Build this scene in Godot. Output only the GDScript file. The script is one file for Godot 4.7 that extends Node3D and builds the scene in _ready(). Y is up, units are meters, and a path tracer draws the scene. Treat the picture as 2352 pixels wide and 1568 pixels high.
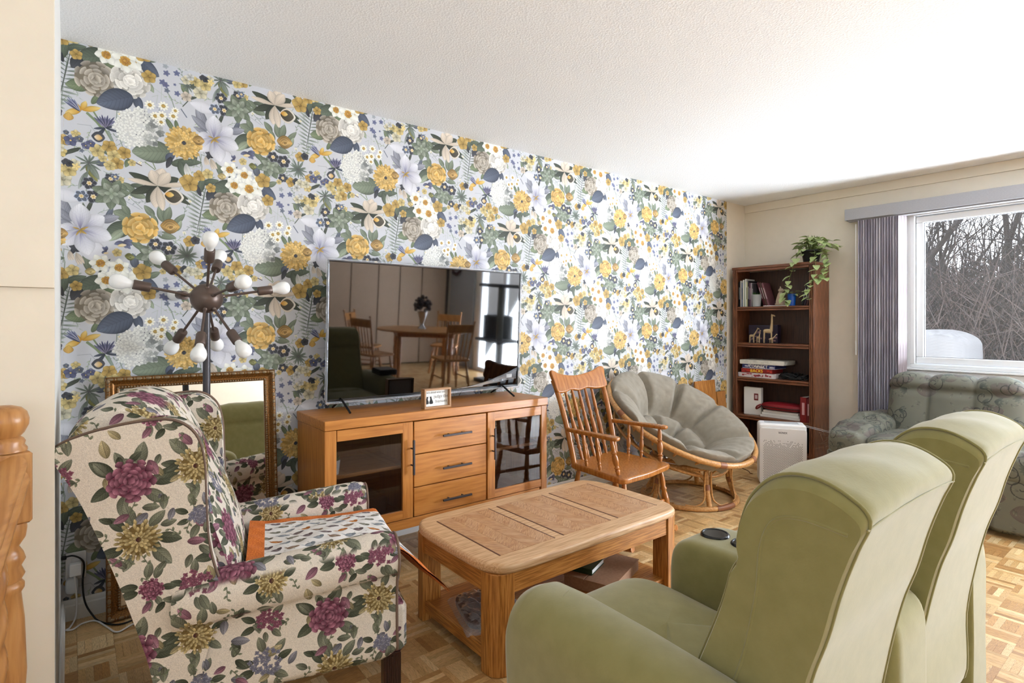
extends Node3D
# Living room: floral wallpaper, console with television, wing chair, coffee table, recliners, papasan, bookcase, window.
# Floral wall lies in z = 0, the room extends to +z; the window wall lies in x = 5.394; metres.

const WALLPAPER := [
	["stem",[0.018,0.005,0.010,0.096,-0.000,0.175,-0.010,0.289],"sage",2.0], ["fern",0.004,0.147,0.141,80,"sage"], ["stem",[0.227,0.629,0.276,0.675],"sage",1.7], 
	["stem",[0.212,0.648,0.267,0.679],"grey",1.4], ["stem",[0.044,0.345,0.090,0.342,0.122,0.389,0.144,0.412],"grey",1.3], 
	["stem",[0.184,0.243,0.179,0.340,0.209,0.424],"sage",2.4], ["stem",[0.370,0.123,0.389,0.151,0.402,0.195],"sage",2.9], ["stem",[0.352,0.096,0.349,0.168],"pale",1.4], 
	["stem",[0.312,0.163,0.336,0.150,0.330,0.190],"pale",1.4], ["stem",[0.318,0.119,0.358,0.144,0.377,0.161],"pale",1.4], ["stem",[0.427,0.189,0.451,0.224],"slate",3.3], 
	["stem",[0.434,0.179,0.456,0.148],"dgreen",2.9], ["stem",[0.092,0.264,0.109,0.294,0.144,0.354,0.172,0.407],"leaf2",4.7], ["stem",[0.150,0.350,0.167,0.394],"sage",8.2], 
	["stem",[0.076,0.288,0.111,0.321,0.133,0.350],"leaf2",7.4], ["stem",[0.253,0.391,0.259,0.418],"sage",2.1], ["stem",[0.285,0.462,0.324,0.491],"leaf2",2.8], 
	["stem",[0.315,0.457,0.327,0.487],"leaf2",2.8], ["stem",[0.201,0.449,0.229,0.462,0.273,0.482],"brownd",2.8], ["stem",[0.172,0.417,0.195,0.450,0.209,0.465],"brownd",2.1], 
	["stem",[0.502,0.386,0.515,0.443,0.512,0.488],"sage",2.6], ["stem",[0.539,0.394,0.512,0.388,0.509,0.444],"sage",2.2], 
	["stem",[0.906,0.315,0.934,0.338,0.942,0.370],"sage",2.4], ["stem",[0.871,0.410,0.942,0.394,0.990,0.378],"sage",2.4], 
	["stem",[-0.005,0.494,0.015,0.474,0.047,0.458],"dgreen",3.3], ["stem",[0.047,0.458,0.068,0.484,0.082,0.522],"pale",1.0], ["leaf",0.098,0.044,0.128,200,"leafd",0.62], 
	["leaf",0.156,0.055,0.075,330,"leaf2",0.6], ["leaf",0.046,0.179,0.083,190,"leaf2",0.66], ["leaf",0.042,0.084,0.063,240,"ink",0.7], 
	["leaf",0.297,0.034,0.106,-35,"navy",0.55], ["leaf",0.308,0.121,0.050,-60,"leafp",0.45], ["leaf",0.111,0.219,0.068,60,"leaf2",0.35], 
	["leaf",0.262,0.207,0.074,-75,"navy",0.5], ["leaf",0.315,0.412,0.156,190,"leaf",0.66], ["leaf",0.386,0.419,0.054,50,"navy",0.6], 
	["leaf",0.386,0.278,0.072,-60,"leaf2",0.3], ["leaf",0.411,0.276,0.058,-80,"leaf2",0.3], ["leaf",0.380,0.449,0.058,-110,"ink",0.4], 
	["leaf",0.433,0.440,0.095,20,"leafd",0.4], ["leaf",0.430,0.477,0.066,-70,"leafd",0.4], ["leaf",0.133,0.438,0.051,-50,"leafd",0.3], 
	["leaf",0.221,0.480,0.042,-110,"leaf2",0.5], ["leaf",0.128,0.497,0.047,0,"slate",0.6], ["leaf",0.063,0.582,0.080,-110,"pale",0.25], 
	["leaf",0.095,0.546,0.077,-60,"olive",0.36], ["leaf",0.021,0.466,0.086,-150,"dgreen",0.2], ["leaf",0.224,0.584,0.059,150,"leaf",0.5], 
	["leaf",0.259,0.614,0.067,-20,"leaf",0.55], ["leaf",0.262,0.575,0.060,0,"leafd",0.35], ["leaf",0.071,0.714,0.077,100,"leafd",0.22], 
	["leaf",0.087,0.688,0.077,70,"dgreen",0.2], ["leaf",0.156,0.714,0.075,70,"slate",0.3], ["leaf",0.204,0.712,0.073,160,"leaf",0.75], 
	["leaf",0.215,0.686,0.052,120,"leaf",0.55], ["leaf",0.186,0.782,0.114,215,"leafd",0.62], ["leaf",0.181,0.804,0.076,225,"leafp",0.45], 
	["leaf",0.303,0.682,0.060,130,"leaf",0.5], ["leaf",0.323,0.719,0.060,110,"leaf",0.4], ["leaf",0.350,0.691,0.075,105,"leaf",0.5], ["leaf",0.375,0.688,0.072,75,"leaf",0.5], 
	["leaf",0.420,0.708,0.076,50,"leaf",0.35], ["leaf",0.370,0.789,0.079,-10,"leaf",0.45], ["leaf",0.420,0.737,0.055,70,"leafp",0.4], 
	["leaf",0.080,0.910,0.111,92,"leaf",0.32], ["leaf",0.036,0.871,0.063,70,"ink",0.3], ["leaf",0.060,0.872,0.050,40,"ink",0.3], ["leaf",0.034,0.871,0.043,150,"ink",0.4], 
	["leaf",-0.000,0.798,0.075,10,"leafd",0.4], ["leaf",0.463,0.434,0.103,10,"leafd",0.34], ["leaf",0.431,0.469,0.073,-75,"leafd",0.4], 
	["leaf",0.481,0.408,0.059,-90,"leafd",0.5], ["leaf",0.757,0.421,0.067,100,"slate",0.5], ["leaf",0.649,0.455,0.084,60,"dgreen",0.2], 
	["leaf",0.552,0.512,0.075,20,"leafd",0.4], ["leaf",0.512,0.533,0.089,75,"leafd",0.35], ["leaf",0.499,0.557,0.063,110,"ink",0.3], ["leaf",0.832,0.480,0.056,30,"leaf",0.5], 
	["leaf",0.879,0.397,0.069,40,"leafp",0.6], ["leaf",0.776,0.355,0.091,-40,"leaf",0.3], ["leaf",0.443,0.096,0.055,120,"leaf2",0.5], 
	["leaf",0.463,0.132,0.070,20,"dgreen",0.25], ["leaf",0.579,0.084,0.076,-110,"sage",0.2], ["leaf",0.614,0.049,0.069,-60,"sage",0.35], 
	["leaf",1.222,0.586,0.048,150,"leaf",0.5], ["tuft",0.456,0.076,0.044,200,"sage"], ["tuft",0.084,0.503,0.050,60,"sage"], ["tuft",0.962,0.381,0.062,20,"sage"], 
	["tuft",0.453,0.875,0.051,20,"sage"], ["leaf",-0.000,0.700,0.108,110,"lilyb",0.4], ["leaf",-0.005,0.730,0.092,140,"lilyb",0.35], 
	["leaf",0.156,0.734,0.075,20,"lilyb",0.5], ["leaf",-0.000,0.765,0.066,160,"lilyb",0.35], ["lilyp",0.100,0.879,0.115,-50,"lilyw",0.75], 
	["lilyp",0.008,0.653,0.109,170,"lilyw",0.5], ["lily",0.055,0.792,0.110,0,"lilyw"], ["carn",0.111,0.138,0.078,0,"brown"], ["carn",0.234,0.113,0.076,0,"cream"], 
	["leaf",0.177,0.210,0.144,205,"navy",0.66], ["daisy",0.151,0.022,0.044,0,"white"], ["daisy",0.235,0.023,0.049,20,"white"], ["small",0.302,0.075,0.030,0,"gold"], 
	["small",0.042,0.051,0.023,0,"gold"], ["irisy",0.060,0.282,0.087,0,"gold"], ["irisb",0.142,0.314,0.078,0,"blue"], ["drop",0.117,0.385,0.024,0,"ink"], 
	["hydr",0.265,0.318,0.092,0,"white"], ["zinn",0.440,0.347,0.078,0,"gold"], ["bud",0.500,0.323,0.026,0,"golda"], ["fever",0.305,0.202,0.022,0,"white"], 
	["fever",0.358,0.194,0.022,0,"white"], ["fever",0.326,0.247,0.021,0,"white"], ["fever",0.352,0.239,0.022,0,"white"], ["fever",0.397,0.232,0.021,0,"white"], 
	["fever",0.349,0.270,0.018,0,"white"], ["fever",0.405,0.205,0.017,0,"white"], ["tiny",0.370,0.040,0.015,0,"blue"], ["tiny",0.411,0.029,0.015,20,"blue"], 
	["tiny",0.355,0.086,0.016,0,"blue"], ["tiny",0.367,0.095,0.015,0,"blue"], ["tiny",0.372,0.119,0.013,0,"slate"], ["tiny",0.413,0.123,0.014,0,"blue"], 
	["tiny",0.366,0.009,0.013,0,"grey"], ["tiny",0.403,0.084,0.007,0,"blue"], ["small",0.114,0.445,0.029,0,"goldl"], ["small",0.156,0.420,0.029,30,"gold"], 
	["small",0.209,0.437,0.028,10,"gold"], ["small",0.172,0.458,0.027,50,"goldl"], ["small",0.184,0.489,0.027,0,"gold"], ["small",0.158,0.502,0.023,0,"goldl"], 
	["small",0.238,0.476,0.016,0,"goldl"], ["small",0.133,0.475,0.017,0,"goldl"], ["viola",-0.000,0.421,0.025,0,"gold"], ["viola",0.023,0.419,0.025,0,"blue"], 
	["viola",0.040,0.388,0.018,0,"goldl"], ["viola",0.052,0.407,0.016,0,"slate"], ["viola",0.074,0.431,0.017,0,"blue"], ["viola",0.091,0.419,0.017,0,"blue"], 
	["viola",0.008,0.388,0.011,0,"slate"], ["tiny",0.060,0.455,0.010,0,"slate"], ["small",0.015,0.535,0.026,0,"goldl"], ["small",0.009,0.514,0.017,0,"ink"], 
	["small",-0.008,0.583,0.026,0,"pale2"], ["small",0.036,0.516,0.022,0,"pale2"], ["viola",-0.010,0.472,0.023,0,"goldl"], ["auric",0.086,0.590,0.028,0,"ink"], 
	["auric",0.100,0.646,0.030,0,"ink"], ["auric",0.161,0.559,0.025,0,"ink"], ["small",0.194,0.559,0.017,0,"goldl"], ["auric",0.059,0.649,0.026,0,"slate"], 
	["auric",0.177,0.548,0.016,0,"slate"], ["rosette",0.163,0.624,0.067,0,"leaf"], ["orchid",0.336,0.564,0.118,0,"cream2"], ["small",0.459,0.527,0.040,0,"gold"], 
	["small",0.463,0.535,0.039,0,"gold"], ["small",0.505,0.491,0.027,0,"gold"], ["small",0.540,0.476,0.025,0,"goldl"], ["bell",0.023,0.905,0.043,-80,"cream2"], 
	["bell",0.051,0.916,0.053,-70,"cream2"], ["bell",0.453,0.468,0.055,-80,"white"], ["peony",0.270,0.763,0.069,0,"gold"], ["bud",0.384,0.743,0.039,0,"golda"], 
	["irisc",0.206,0.829,0.042,0,"blue"], ["irisc",0.147,0.875,0.024,0,"blue"], ["tiny",0.346,0.779,0.014,0,"grey"], ["daisy",0.125,0.931,0.041,0,"white"], 
	["daisy",0.191,0.946,0.041,30,"white"], ["bud",0.227,0.893,0.016,0,"olive"], ["bud",0.600,0.478,0.019,0,"goldl"], ["bud",0.742,0.406,0.017,0,"olive"], 
	["daisy",0.656,0.513,0.042,10,"white"], ["daisy",0.724,0.520,0.051,40,"white"], ["rosette",0.825,0.390,0.064,30,"leaf"], ["auric",0.838,0.340,0.029,0,"ink"], 
	["auric",0.890,0.354,0.034,0,"ink"], ["small",0.789,0.469,0.038,0,"gold"], ["auric",0.886,0.440,0.024,0,"ink"], ["tiny",0.904,0.445,0.015,0,"ink"], 
	["small",0.867,0.463,0.014,0,"goldl"], ["small",0.928,0.456,0.027,0,"gold"], ["small",0.954,0.450,0.021,0,"ink"], ["small",0.974,0.315,0.027,0,"gold"], 
	["small",0.998,0.308,0.021,0,"ink"], ["small",0.695,0.389,0.019,0,"goldl"], ["small",0.450,0.051,0.022,0,"pale2"], ["small",0.509,0.095,0.032,0,"pale2"], 
	["small",0.486,0.049,0.026,0,"goldl"], ["small",0.529,0.054,0.029,0,"goldl"], ["small",0.529,0.026,0.016,0,"ink"], ["small",0.450,0.128,0.024,0,"cream2"], 
	["small",0.466,0.032,0.018,0,"white"], ["small",0.973,0.457,0.025,0,"pale2"], ["small",1.005,0.455,0.021,0,"pale2"], ["small",0.956,0.480,0.021,0,"white"], 
	["tiny",0.476,0.073,0.015,0,"dgreen"], ["tiny",0.552,0.035,0.017,0,"goldl"], 
]
# ---------------------------------------------------------------- printed patterns
const INK := {
	"bg": Color(.762, .768, .786), "sage": Color(.53, .58, .53), "leaf": Color(.51, .56, .47), "leafd": Color(.37, .42, .35), "leaf2": Color(.48, .54, .40),
	"leafp": Color(.66, .71, .60), "olive": Color(.56, .56, .30), "dgreen": Color(.30, .33, .28), "navy": Color(.34, .38, .46), "ink": Color(.24, .25, .28),
	"slate": Color(.40, .43, .49), "grey": Color(.62, .64, .66), "pale": Color(.72, .75, .72), "pale2": Color(.90, .87, .74), "blue": Color(.38, .40, .53),
	"brown": Color(.63, .58, .50), "brownd": Color(.33, .27, .22), "cream": Color(.86, .84, .795), "cream2": Color(.87, .81, .73), "white": Color(.87, .87, .845),
	"gold": Color(.80, .655, .34), "golda": Color(.80, .63, .34), "goldl": Color(.89, .80, .53), "lilyw": Color(.86, .86, .88), "lilyb": Color(.62, .63, .68),
	"wine": Color(.45, .24, .31), "rose": Color(.70, .48, .55), "straw": Color(.83, .76, .57), "strawd": Color(.46, .38, .22), "ecru": Color(.855, .815, .76),
	"olived": Color(.37, .39, .31), "moss": Color(.55, .56, .47), "dusk": Color(.42, .42, .50), "dusk2": Color(.64, .63, .67), "wined": Color(.24, .10, .15),
}


class Paint:
	var w: int
	var h: int
	var ppm: float
	var drop: int
	var d := PackedByteArray()
	var rng := RandomNumberGenerator.new()
	var luts := {}

	func _init(wm: float, hm: float, res: float, bg: Color, half_drop := true, seed_value := 7) -> void:
		ppm = res
		w = int(round(wm * res))
		h = int(round(hm * res))
		drop = h / 2 if half_drop else 0
		rng.seed = seed_value
		d.resize(w * h * 3)
		var n := FastNoiseLite.new()
		n.frequency = .02
		for y in h:
			for x in w:
				var k := 1.0 + .012 * n.get_noise_2d(x, y)
				var i := (y * w + x) * 3
				d[i] = int(clampf(bg.r * k, 0, 1) * 255.0)
				d[i + 1] = int(clampf(bg.g * k, 0, 1) * 255.0)
				d[i + 2] = int(clampf(bg.b * k, 0, 1) * 255.0)

	func lut(pw: float) -> PackedFloat32Array:
		if not luts.has(pw):
			var a := PackedFloat32Array()
			a.resize(66)
			for i in 66:
				a[i] = pow(maxf(0.0, sin(PI * pow(minf(i / 64.0, 1.0), pw))), .72)
			luts[pw] = a
		return luts[pw]

	# one painted petal or leaf: base at (mx, my) metres (y down), growing towards ang
	func petal(mx: float, my: float, length: float, wide: float, ang: float, c0: Color, c1: Color, edge := .25, vein := 0.0, pw := 1.0, opacity := 1.0) -> void:
		var L := length * ppm
		var hw := wide * ppm * .5
		if L < 1.0 or hw < .4:
			hw = maxf(hw, .4)
			L = maxf(L, 1.0)
		var px := mx * ppm
		var py := my * ppm
		var ca := cos(ang)
		var sa := -sin(ang)
		var tab := lut(pw)
		var ex := px + ca * L
		var ey := py + sa * L
		var m := hw + 1.0
		var x0 := int(floor(minf(px, ex) - m))
		var x1 := int(ceil(maxf(px, ex) + m))
		var y0 := int(floor(minf(py, ey) - m))
		var y1 := int(ceil(maxf(py, ey) + m))
		var iL := 1.0 / L
		var r0 := c0.r
		var g0 := c0.g
		var b0 := c0.b
		var dr := c1.r - r0
		var dg := c1.g - g0
		var db := c1.b - b0
		for y in range(y0, y1 + 1):
			var dy := y + .5 - py
			for x in range(x0, x1 + 1):
				var dx := x + .5 - px
				var u := (dx * ca + dy * sa) * iL
				if u < 0.0 or u > 1.0:
					continue
				var v := -dx * sa + dy * ca
				var half: float = tab[int(u * 64.0)] * hw
				var av := absf(v)
				var a := half - av + .5
				if a <= 0.0:
					continue
				if a > 1.0:
					a = 1.0
				a *= opacity
				var q := av / (half + .01)
				var k := 1.0 - edge * q * q * q
				k *= .955 + .012 * ((int(v * 1.4 + 64.0) * 5 + int(u * 3.0) * 3) % 8)
				if vein > 0.0:
					if av < .8:
						k *= 1.0 - vein
					else:
						var rib := u * 9.0 - q * 2.2
						rib -= floor(rib)
						if rib < .2:
							k *= 1.0 - vein * .6
						if v > 0.0:
							k *= 1.0 - vein * .4
				k *= 255.0
				var xx := x
				var yy := y
				while xx >= w:
					xx -= w
					yy -= drop
				while xx < 0:
					xx += w
					yy += drop
				yy = posmod(yy, h)
				var i := (yy * w + xx) * 3
				var na := 1.0 - a
				d[i] = int(minf(255.0, d[i] * na + (r0 + dr * u) * k * a))
				d[i + 1] = int(minf(255.0, d[i + 1] * na + (g0 + dg * u) * k * a))
				d[i + 2] = int(minf(255.0, d[i + 2] * na + (b0 + db * u) * k * a))

	func line(pts: Array, wide: float, c: Color, opacity := 1.0) -> void:
		for i in range(0, pts.size() - 3, 2):
			var a := Vector2(pts[i], pts[i + 1])
			var b := Vector2(pts[i + 2], pts[i + 3])
			var n := maxi(1, int(a.distance_to(b) * ppm / 6.0))
			var ang := -(b - a).angle()
			for j in n:
				var p := a.lerp(b, float(j) / n)
				petal(p.x, p.y, a.distance_to(b) / n * 1.6, wide * 1.5, ang, c, c, .1, 0.0, 1.0, opacity)

	func rosy(x: float, y: float, r: float, n: int, rings: int, c0: Color, c1: Color, wide := .62, pw := 1.7, edge := .22, inner := .12) -> void:
		for k in rings:
			var f := 1.0 - (1.0 - inner) * float(k) / maxf(1.0, rings - 1)
			var cnt := maxi(4, int(n * (.35 + .65 * f)))
			var off := rng.randf() * TAU
			for j in cnt:
				var a := off + TAU * j / cnt + rng.randf_range(-.16, .16)
				var len_ := r * maxf(.34, 1.0 / rings * 1.5) * rng.randf_range(.86, 1.14)
				var start := r * f - len_ * rng.randf_range(.9, 1.0)
				var sh := rng.randf_range(.86, 1.1)
				petal(x + cos(a) * start, y - sin(a) * start, len_, len_ * wide * rng.randf_range(.85, 1.15) * 1.5, a, c0 * sh, c1 * sh, edge, 0.0, pw)

	func image() -> ImageTexture:
		return ImageTexture.create_from_image(Image.create_from_data(w, h, false, Image.FORMAT_RGB8, d))

	func motif(e: Array, ink: Dictionary) -> void:
		if e[0] == "stem":
			line(e[1], e[3] * .001, ink[e[2]])
			return
		var x: float = e[1]
		var y: float = e[2]
		var s: float = e[3]
		var rot := deg_to_rad(e[4])
		var c: Color = ink[e[5]]
		var dark := Color(c.r * .62, c.g * .62, c.b * .62)
		var light := c.lerp(Color(.97, .97, .95), .35)
		match e[0]:
			"leaf", "lilyp":
				var wd: float = s * e[6]
				var bx := x - cos(rot) * s * .5
				var by := y + sin(rot) * s * .5
				if e[0] == "leaf":
					petal(bx, by, s, wd, rot, dark.lerp(c, .55), c.lerp(light, .25), .25, .17 if s > .025 else .1, .8)
				else:
					petal(bx, by, s, wd, rot, c.darkened(.06), c, .1, 0.0, .9)
			"fern":
				for i in 17:
					var t := i / 16.0
					var fx := x + cos(rot) * s * (1.0 - 2.0 * t)
					var fy := y - sin(rot) * s * (1.0 - 2.0 * t)
					var ln := s * (.20 + .36 * sin(PI * minf(1.0, t * 1.05 + .05))) * rng.randf_range(.85, 1.15)
					petal(fx, fy, ln, s * .062, rot - 1.05 - .45 * t + rng.randf_range(-.1, .1), dark.lerp(c, .4), light, .1, .05)
					petal(fx, fy, ln, s * .062, rot + 1.05 + .45 * t + rng.randf_range(-.1, .1), dark.lerp(c, .4), light, .1, .05)
				petal(x - cos(rot) * s, y + sin(rot) * s, s * 2, s * .03, rot, dark, dark)
			"tuft":
				for i in 11:
					var a := rot + TAU * i / 11.0 + rng.randf_range(-.2, .2)
					petal(x, y, s * rng.randf_range(.7, 1.05), s * .15, a, dark, c, .1, .1)
			"carn":
				petal(x - s, y, s * 2, s * 1.9, 0, c.darkened(.25), c.darkened(.2), .1)
				rosy(x, y, s, 9, 5, c.darkened(.36) if c.s > .15 else c.darkened(.16), c.lightened(.34), .95, 1.7, -.08, .16)
			"peony":
				petal(x - s, y, s * 2, s * 1.9, 0, c.darkened(.25), c.darkened(.2), .1)
				rosy(x, y, s, 8, 4, Color(.70, .50, .17), c.lightened(.24), 1.0, 1.7, -.05, .2)
			"zinn":
				petal(x - s * .95, y, s * 1.9, s * 1.8, 0, c.darkened(.18), c.darkened(.15), .1)
				rosy(x, y, s, 32, 6, Color(.72, .54, .22), c.lightened(.22), .34, 1.6, .1, .2)
				petal(x - s * .12, y, s * .24, s * .24, 0, ink["ink"], ink["ink"])
			"bud":
				for k in 4:
					var q := 1.0 - k * .22
					petal(x - s * q, y + s * .12 * k, s * 2 * q, s * 1.75 * q, .1 * k, dark.lerp(c, .5 + .1 * k), c.lightened(.05 + .06 * k), .45)
				petal(x - s * .1, y + s * .25, s * .5, s * .3, .6, dark, dark.lerp(c, .4))
			"daisy":
				for i in 6:
					petal(x, y, s, s * .78, rot + TAU * i / 6.0, Color(.84, .84, .78), Color(.95, .95, .92), .12)
				rosy(x, y, s * .42, 12, 2, Color(.66, .44, .16), ink["gold"], .5, 1.2, .2, .3)
			"fever":
				for i in 9:
					petal(x, y, s, s * .5, TAU * i / 9.0, Color(.90, .89, .80), Color(.95, .94, .90), .1)
				petal(x - s * .42, y, s * .84, s * .8, 0, Color(.70, .57, .30), Color(.74, .62, .34), .35)
			"tiny":
				for i in 5:
					petal(x, y, s, s * .6, rot + TAU * i / 5.0, c, c.lightened(.1), .2)
			"small":
				for i in 5:
					petal(x, y, s, s * .95, rot + .5 + TAU * i / 5.0, c.darkened(.28), c.lightened(.08), .22, .06, 1.3)
				rosy(x, y, s * .3, 8, 1, c.darkened(.45), c.darkened(.1), .6, 1.2)
			"viola":
				for i in 5:
					petal(x, y, s, s * .9, .3 + TAU * i / 5.0, c.darkened(.2), c.lightened(.25) if i % 2 else c, .3, .08, 1.2)
				petal(x - s * .15, y, s * .3, s * .3, 0, ink["goldl"], ink["gold"])
			"auric":
				for i in 6:
					petal(x, y, s, s * .85, .2 + TAU * i / 6.0, c.darkened(.2), c.lightened(.12), -.9, 0.0, 1.4)
					petal(x, y, s * .88, s * .66, .2 + TAU * i / 6.0, c, c.darkened(.15), .1, 0.0, 1.4)
				for i in 6:
					petal(x, y, s * .38, s * .3, .2 + TAU * i / 6.0, ink["goldl"], ink["cream2"], .2)
				petal(x - s * .12, y, s * .24, s * .24, 0, ink["gold"], ink["golda"])
			"rosette":
				for i in 7:
					petal(x, y, s * 1.05, s * .62, rot + TAU * i / 7.0 + .2, dark, c, .2, .2, .85)
				for i in 6:
					petal(x, y, s * .75, s * .5, rot + TAU * i / 6.0, dark.lerp(c, .4), light, .2, .2, .85)
				for i in 4:
					petal(x, y, s * .38, s * .28, rot + TAU * i / 4.0, c, light, .25, .1, .85)
			"hydr":
				petal(x - s * .9, y, s * 1.8, s * 1.7, 0, c.darkened(.08), c.darkened(.06), .05, 0.0, 1.0, .8)
				for i in 95:
					var rr := s * sqrt(rng.randf()) * .96
					var a := rng.randf() * TAU
					var fx := x + cos(a) * rr
					var fy := y - sin(a) * rr
					var shady := clampf((cos(a) * rr / s - .05) * 1.5, 0, 1) * rng.randf()
					var fc := Color(.93, .93, .90).lerp(Color(.33, .35, .35), shady * .95)
					var fs := s * rng.randf_range(.13, .19)
					for j in 4:
						petal(fx, fy, fs, fs * .85, a * 3.0 + TAU * j / 4.0, fc.darkened(.12), fc, .16)
					if rng.randf() < .3:
						petal(fx - fs * .15, fy, fs * .3, fs * .3, 0, ink["slate"], ink["ink"])
			"lily":
				var la := [90, 38, -14, -75, -132, 178]
				var ll := [1.0, .95, 1.02, 1.0, .85, .65]
				for i in [5, 4, 3, 1, 2, 0]:
					var a := deg_to_rad(la[i])
					var ln: float = s * ll[i]
					petal(x, y, ln, ln * .66, a, Color(.66, .66, .71), c.lightened(.3), .12, .04, 1.15)
					for j in 5:
						petal(x + cos(a) * ln * .03, y - sin(a) * ln * .03, ln * rng.randf_range(.35, .7), ln * .05, a + (j - 2) * .13, Color(.44, .43, .54), Color(.80, .80, .85), .1, 0.0, .8, .75)
				for i in 9:
					petal(x, y, s * rng.randf_range(.15, .3), s * .06, rng.randf() * TAU, Color(.56, .46, .2), ink["gold"], .2)
			"orchid":
				for q in [[158, 1.0, .3], [205, .95, .3], [30, .8, .42], [-28, 1.25, .26], [-118, .78, .36], [-20, 1.1, .3]]:
					petal(x, y, s * q[1], s * q[2], deg_to_rad(q[0]), Color(.16, .19, .15), Color(.28, .31, .25), .2, .2, .9)
				for q in [[172, .98, .2], [12, 1.05, .2], [76, .72, .5], [110, .62, .4], [55, .68, .42], [-95, .85, .42], [-80, .95, .3]]:
					petal(x, y, s * q[1], s * q[2], deg_to_rad(q[0]), c.darkened(.14), c.lightened(.12), .2, .08, 1.2)
				petal(x + s * .18, y + s * .34, s * .7, s * .66, 0, ink["cream2"], ink["cream"], .1)
				petal(x + s * .22, y + s * .34, s * .58, s * .5, 0, Color(.24, .22, .17), Color(.36, .34, .28), .1, .2)
				petal(x + s * .24, y + s * .28, s * .3, s * .22, 0, Color(.74, .50, .14), ink["goldl"], .2)
			"irisy":
				for q in [[20, .8, .28], [150, .55, .3], [205, .7, .3], [70, .5, .25]]:
					petal(x, y, s * q[1], s * q[2], deg_to_rad(q[0]), Color(.76, .55, .16), ink["goldl"], .2)
				petal(x - s * .5, y + s * .2, s * .42, s * .4, -1.6, ink["gold"], ink["golda"], .2, 0.0, 1.3)
				for j in 6:
					petal(x - s * .05, y + s * .1, s * rng.randf_range(.6, .85), s * .09, 2.0 + j * .12, Color(.22, .23, .3) if j % 2 else Color(.86, .86, .9), Color(.4, .42, .55), .1)
			"irisb":
				for j in 9:
					petal(x, y + s * .35, s * rng.randf_range(.6, .85), s * .11, .85 + j * .19, Color(.2, .21, .28) if j % 2 else Color(.62, .58, .66), Color(.32, .33, .46), .2)
				for q in [[-10, .65], [25, .6], [195, .55], [230, .8], [240, .7]]:
					petal(x, y + s * .35, s * q[1], s * .13, deg_to_rad(q[0]), Color(.18, .2, .24), Color(.33, .36, .42), .2)
			"irisc":
				for j in 7:
					petal(x, y, s * rng.randf_range(.7, 1.05), s * .42, rng.randf() * TAU, c.darkened(.3), c.lightened(.14), .2, .1)
				petal(x - s * .5, y + s * .5, s * .8, s * .35, .2, ink["goldl"], ink["cream2"])
			"drop":
				petal(x - s, y, s * 2, s * 1.9, 0, c, c.lightened(.1), .2)
				petal(x - s * .6, y + s * .1, s * 1.2, s * 1.1, 0, ink["cream2"], ink["golda"], .2)
			"bell":
				for j in 3:
					petal(x - cos(rot) * s * .5, y + sin(rot) * s * .5, s, s * .3, rot + (j - 1) * .2, c.darkened(.2), c.lightened(.1), .2, .06)
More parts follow.
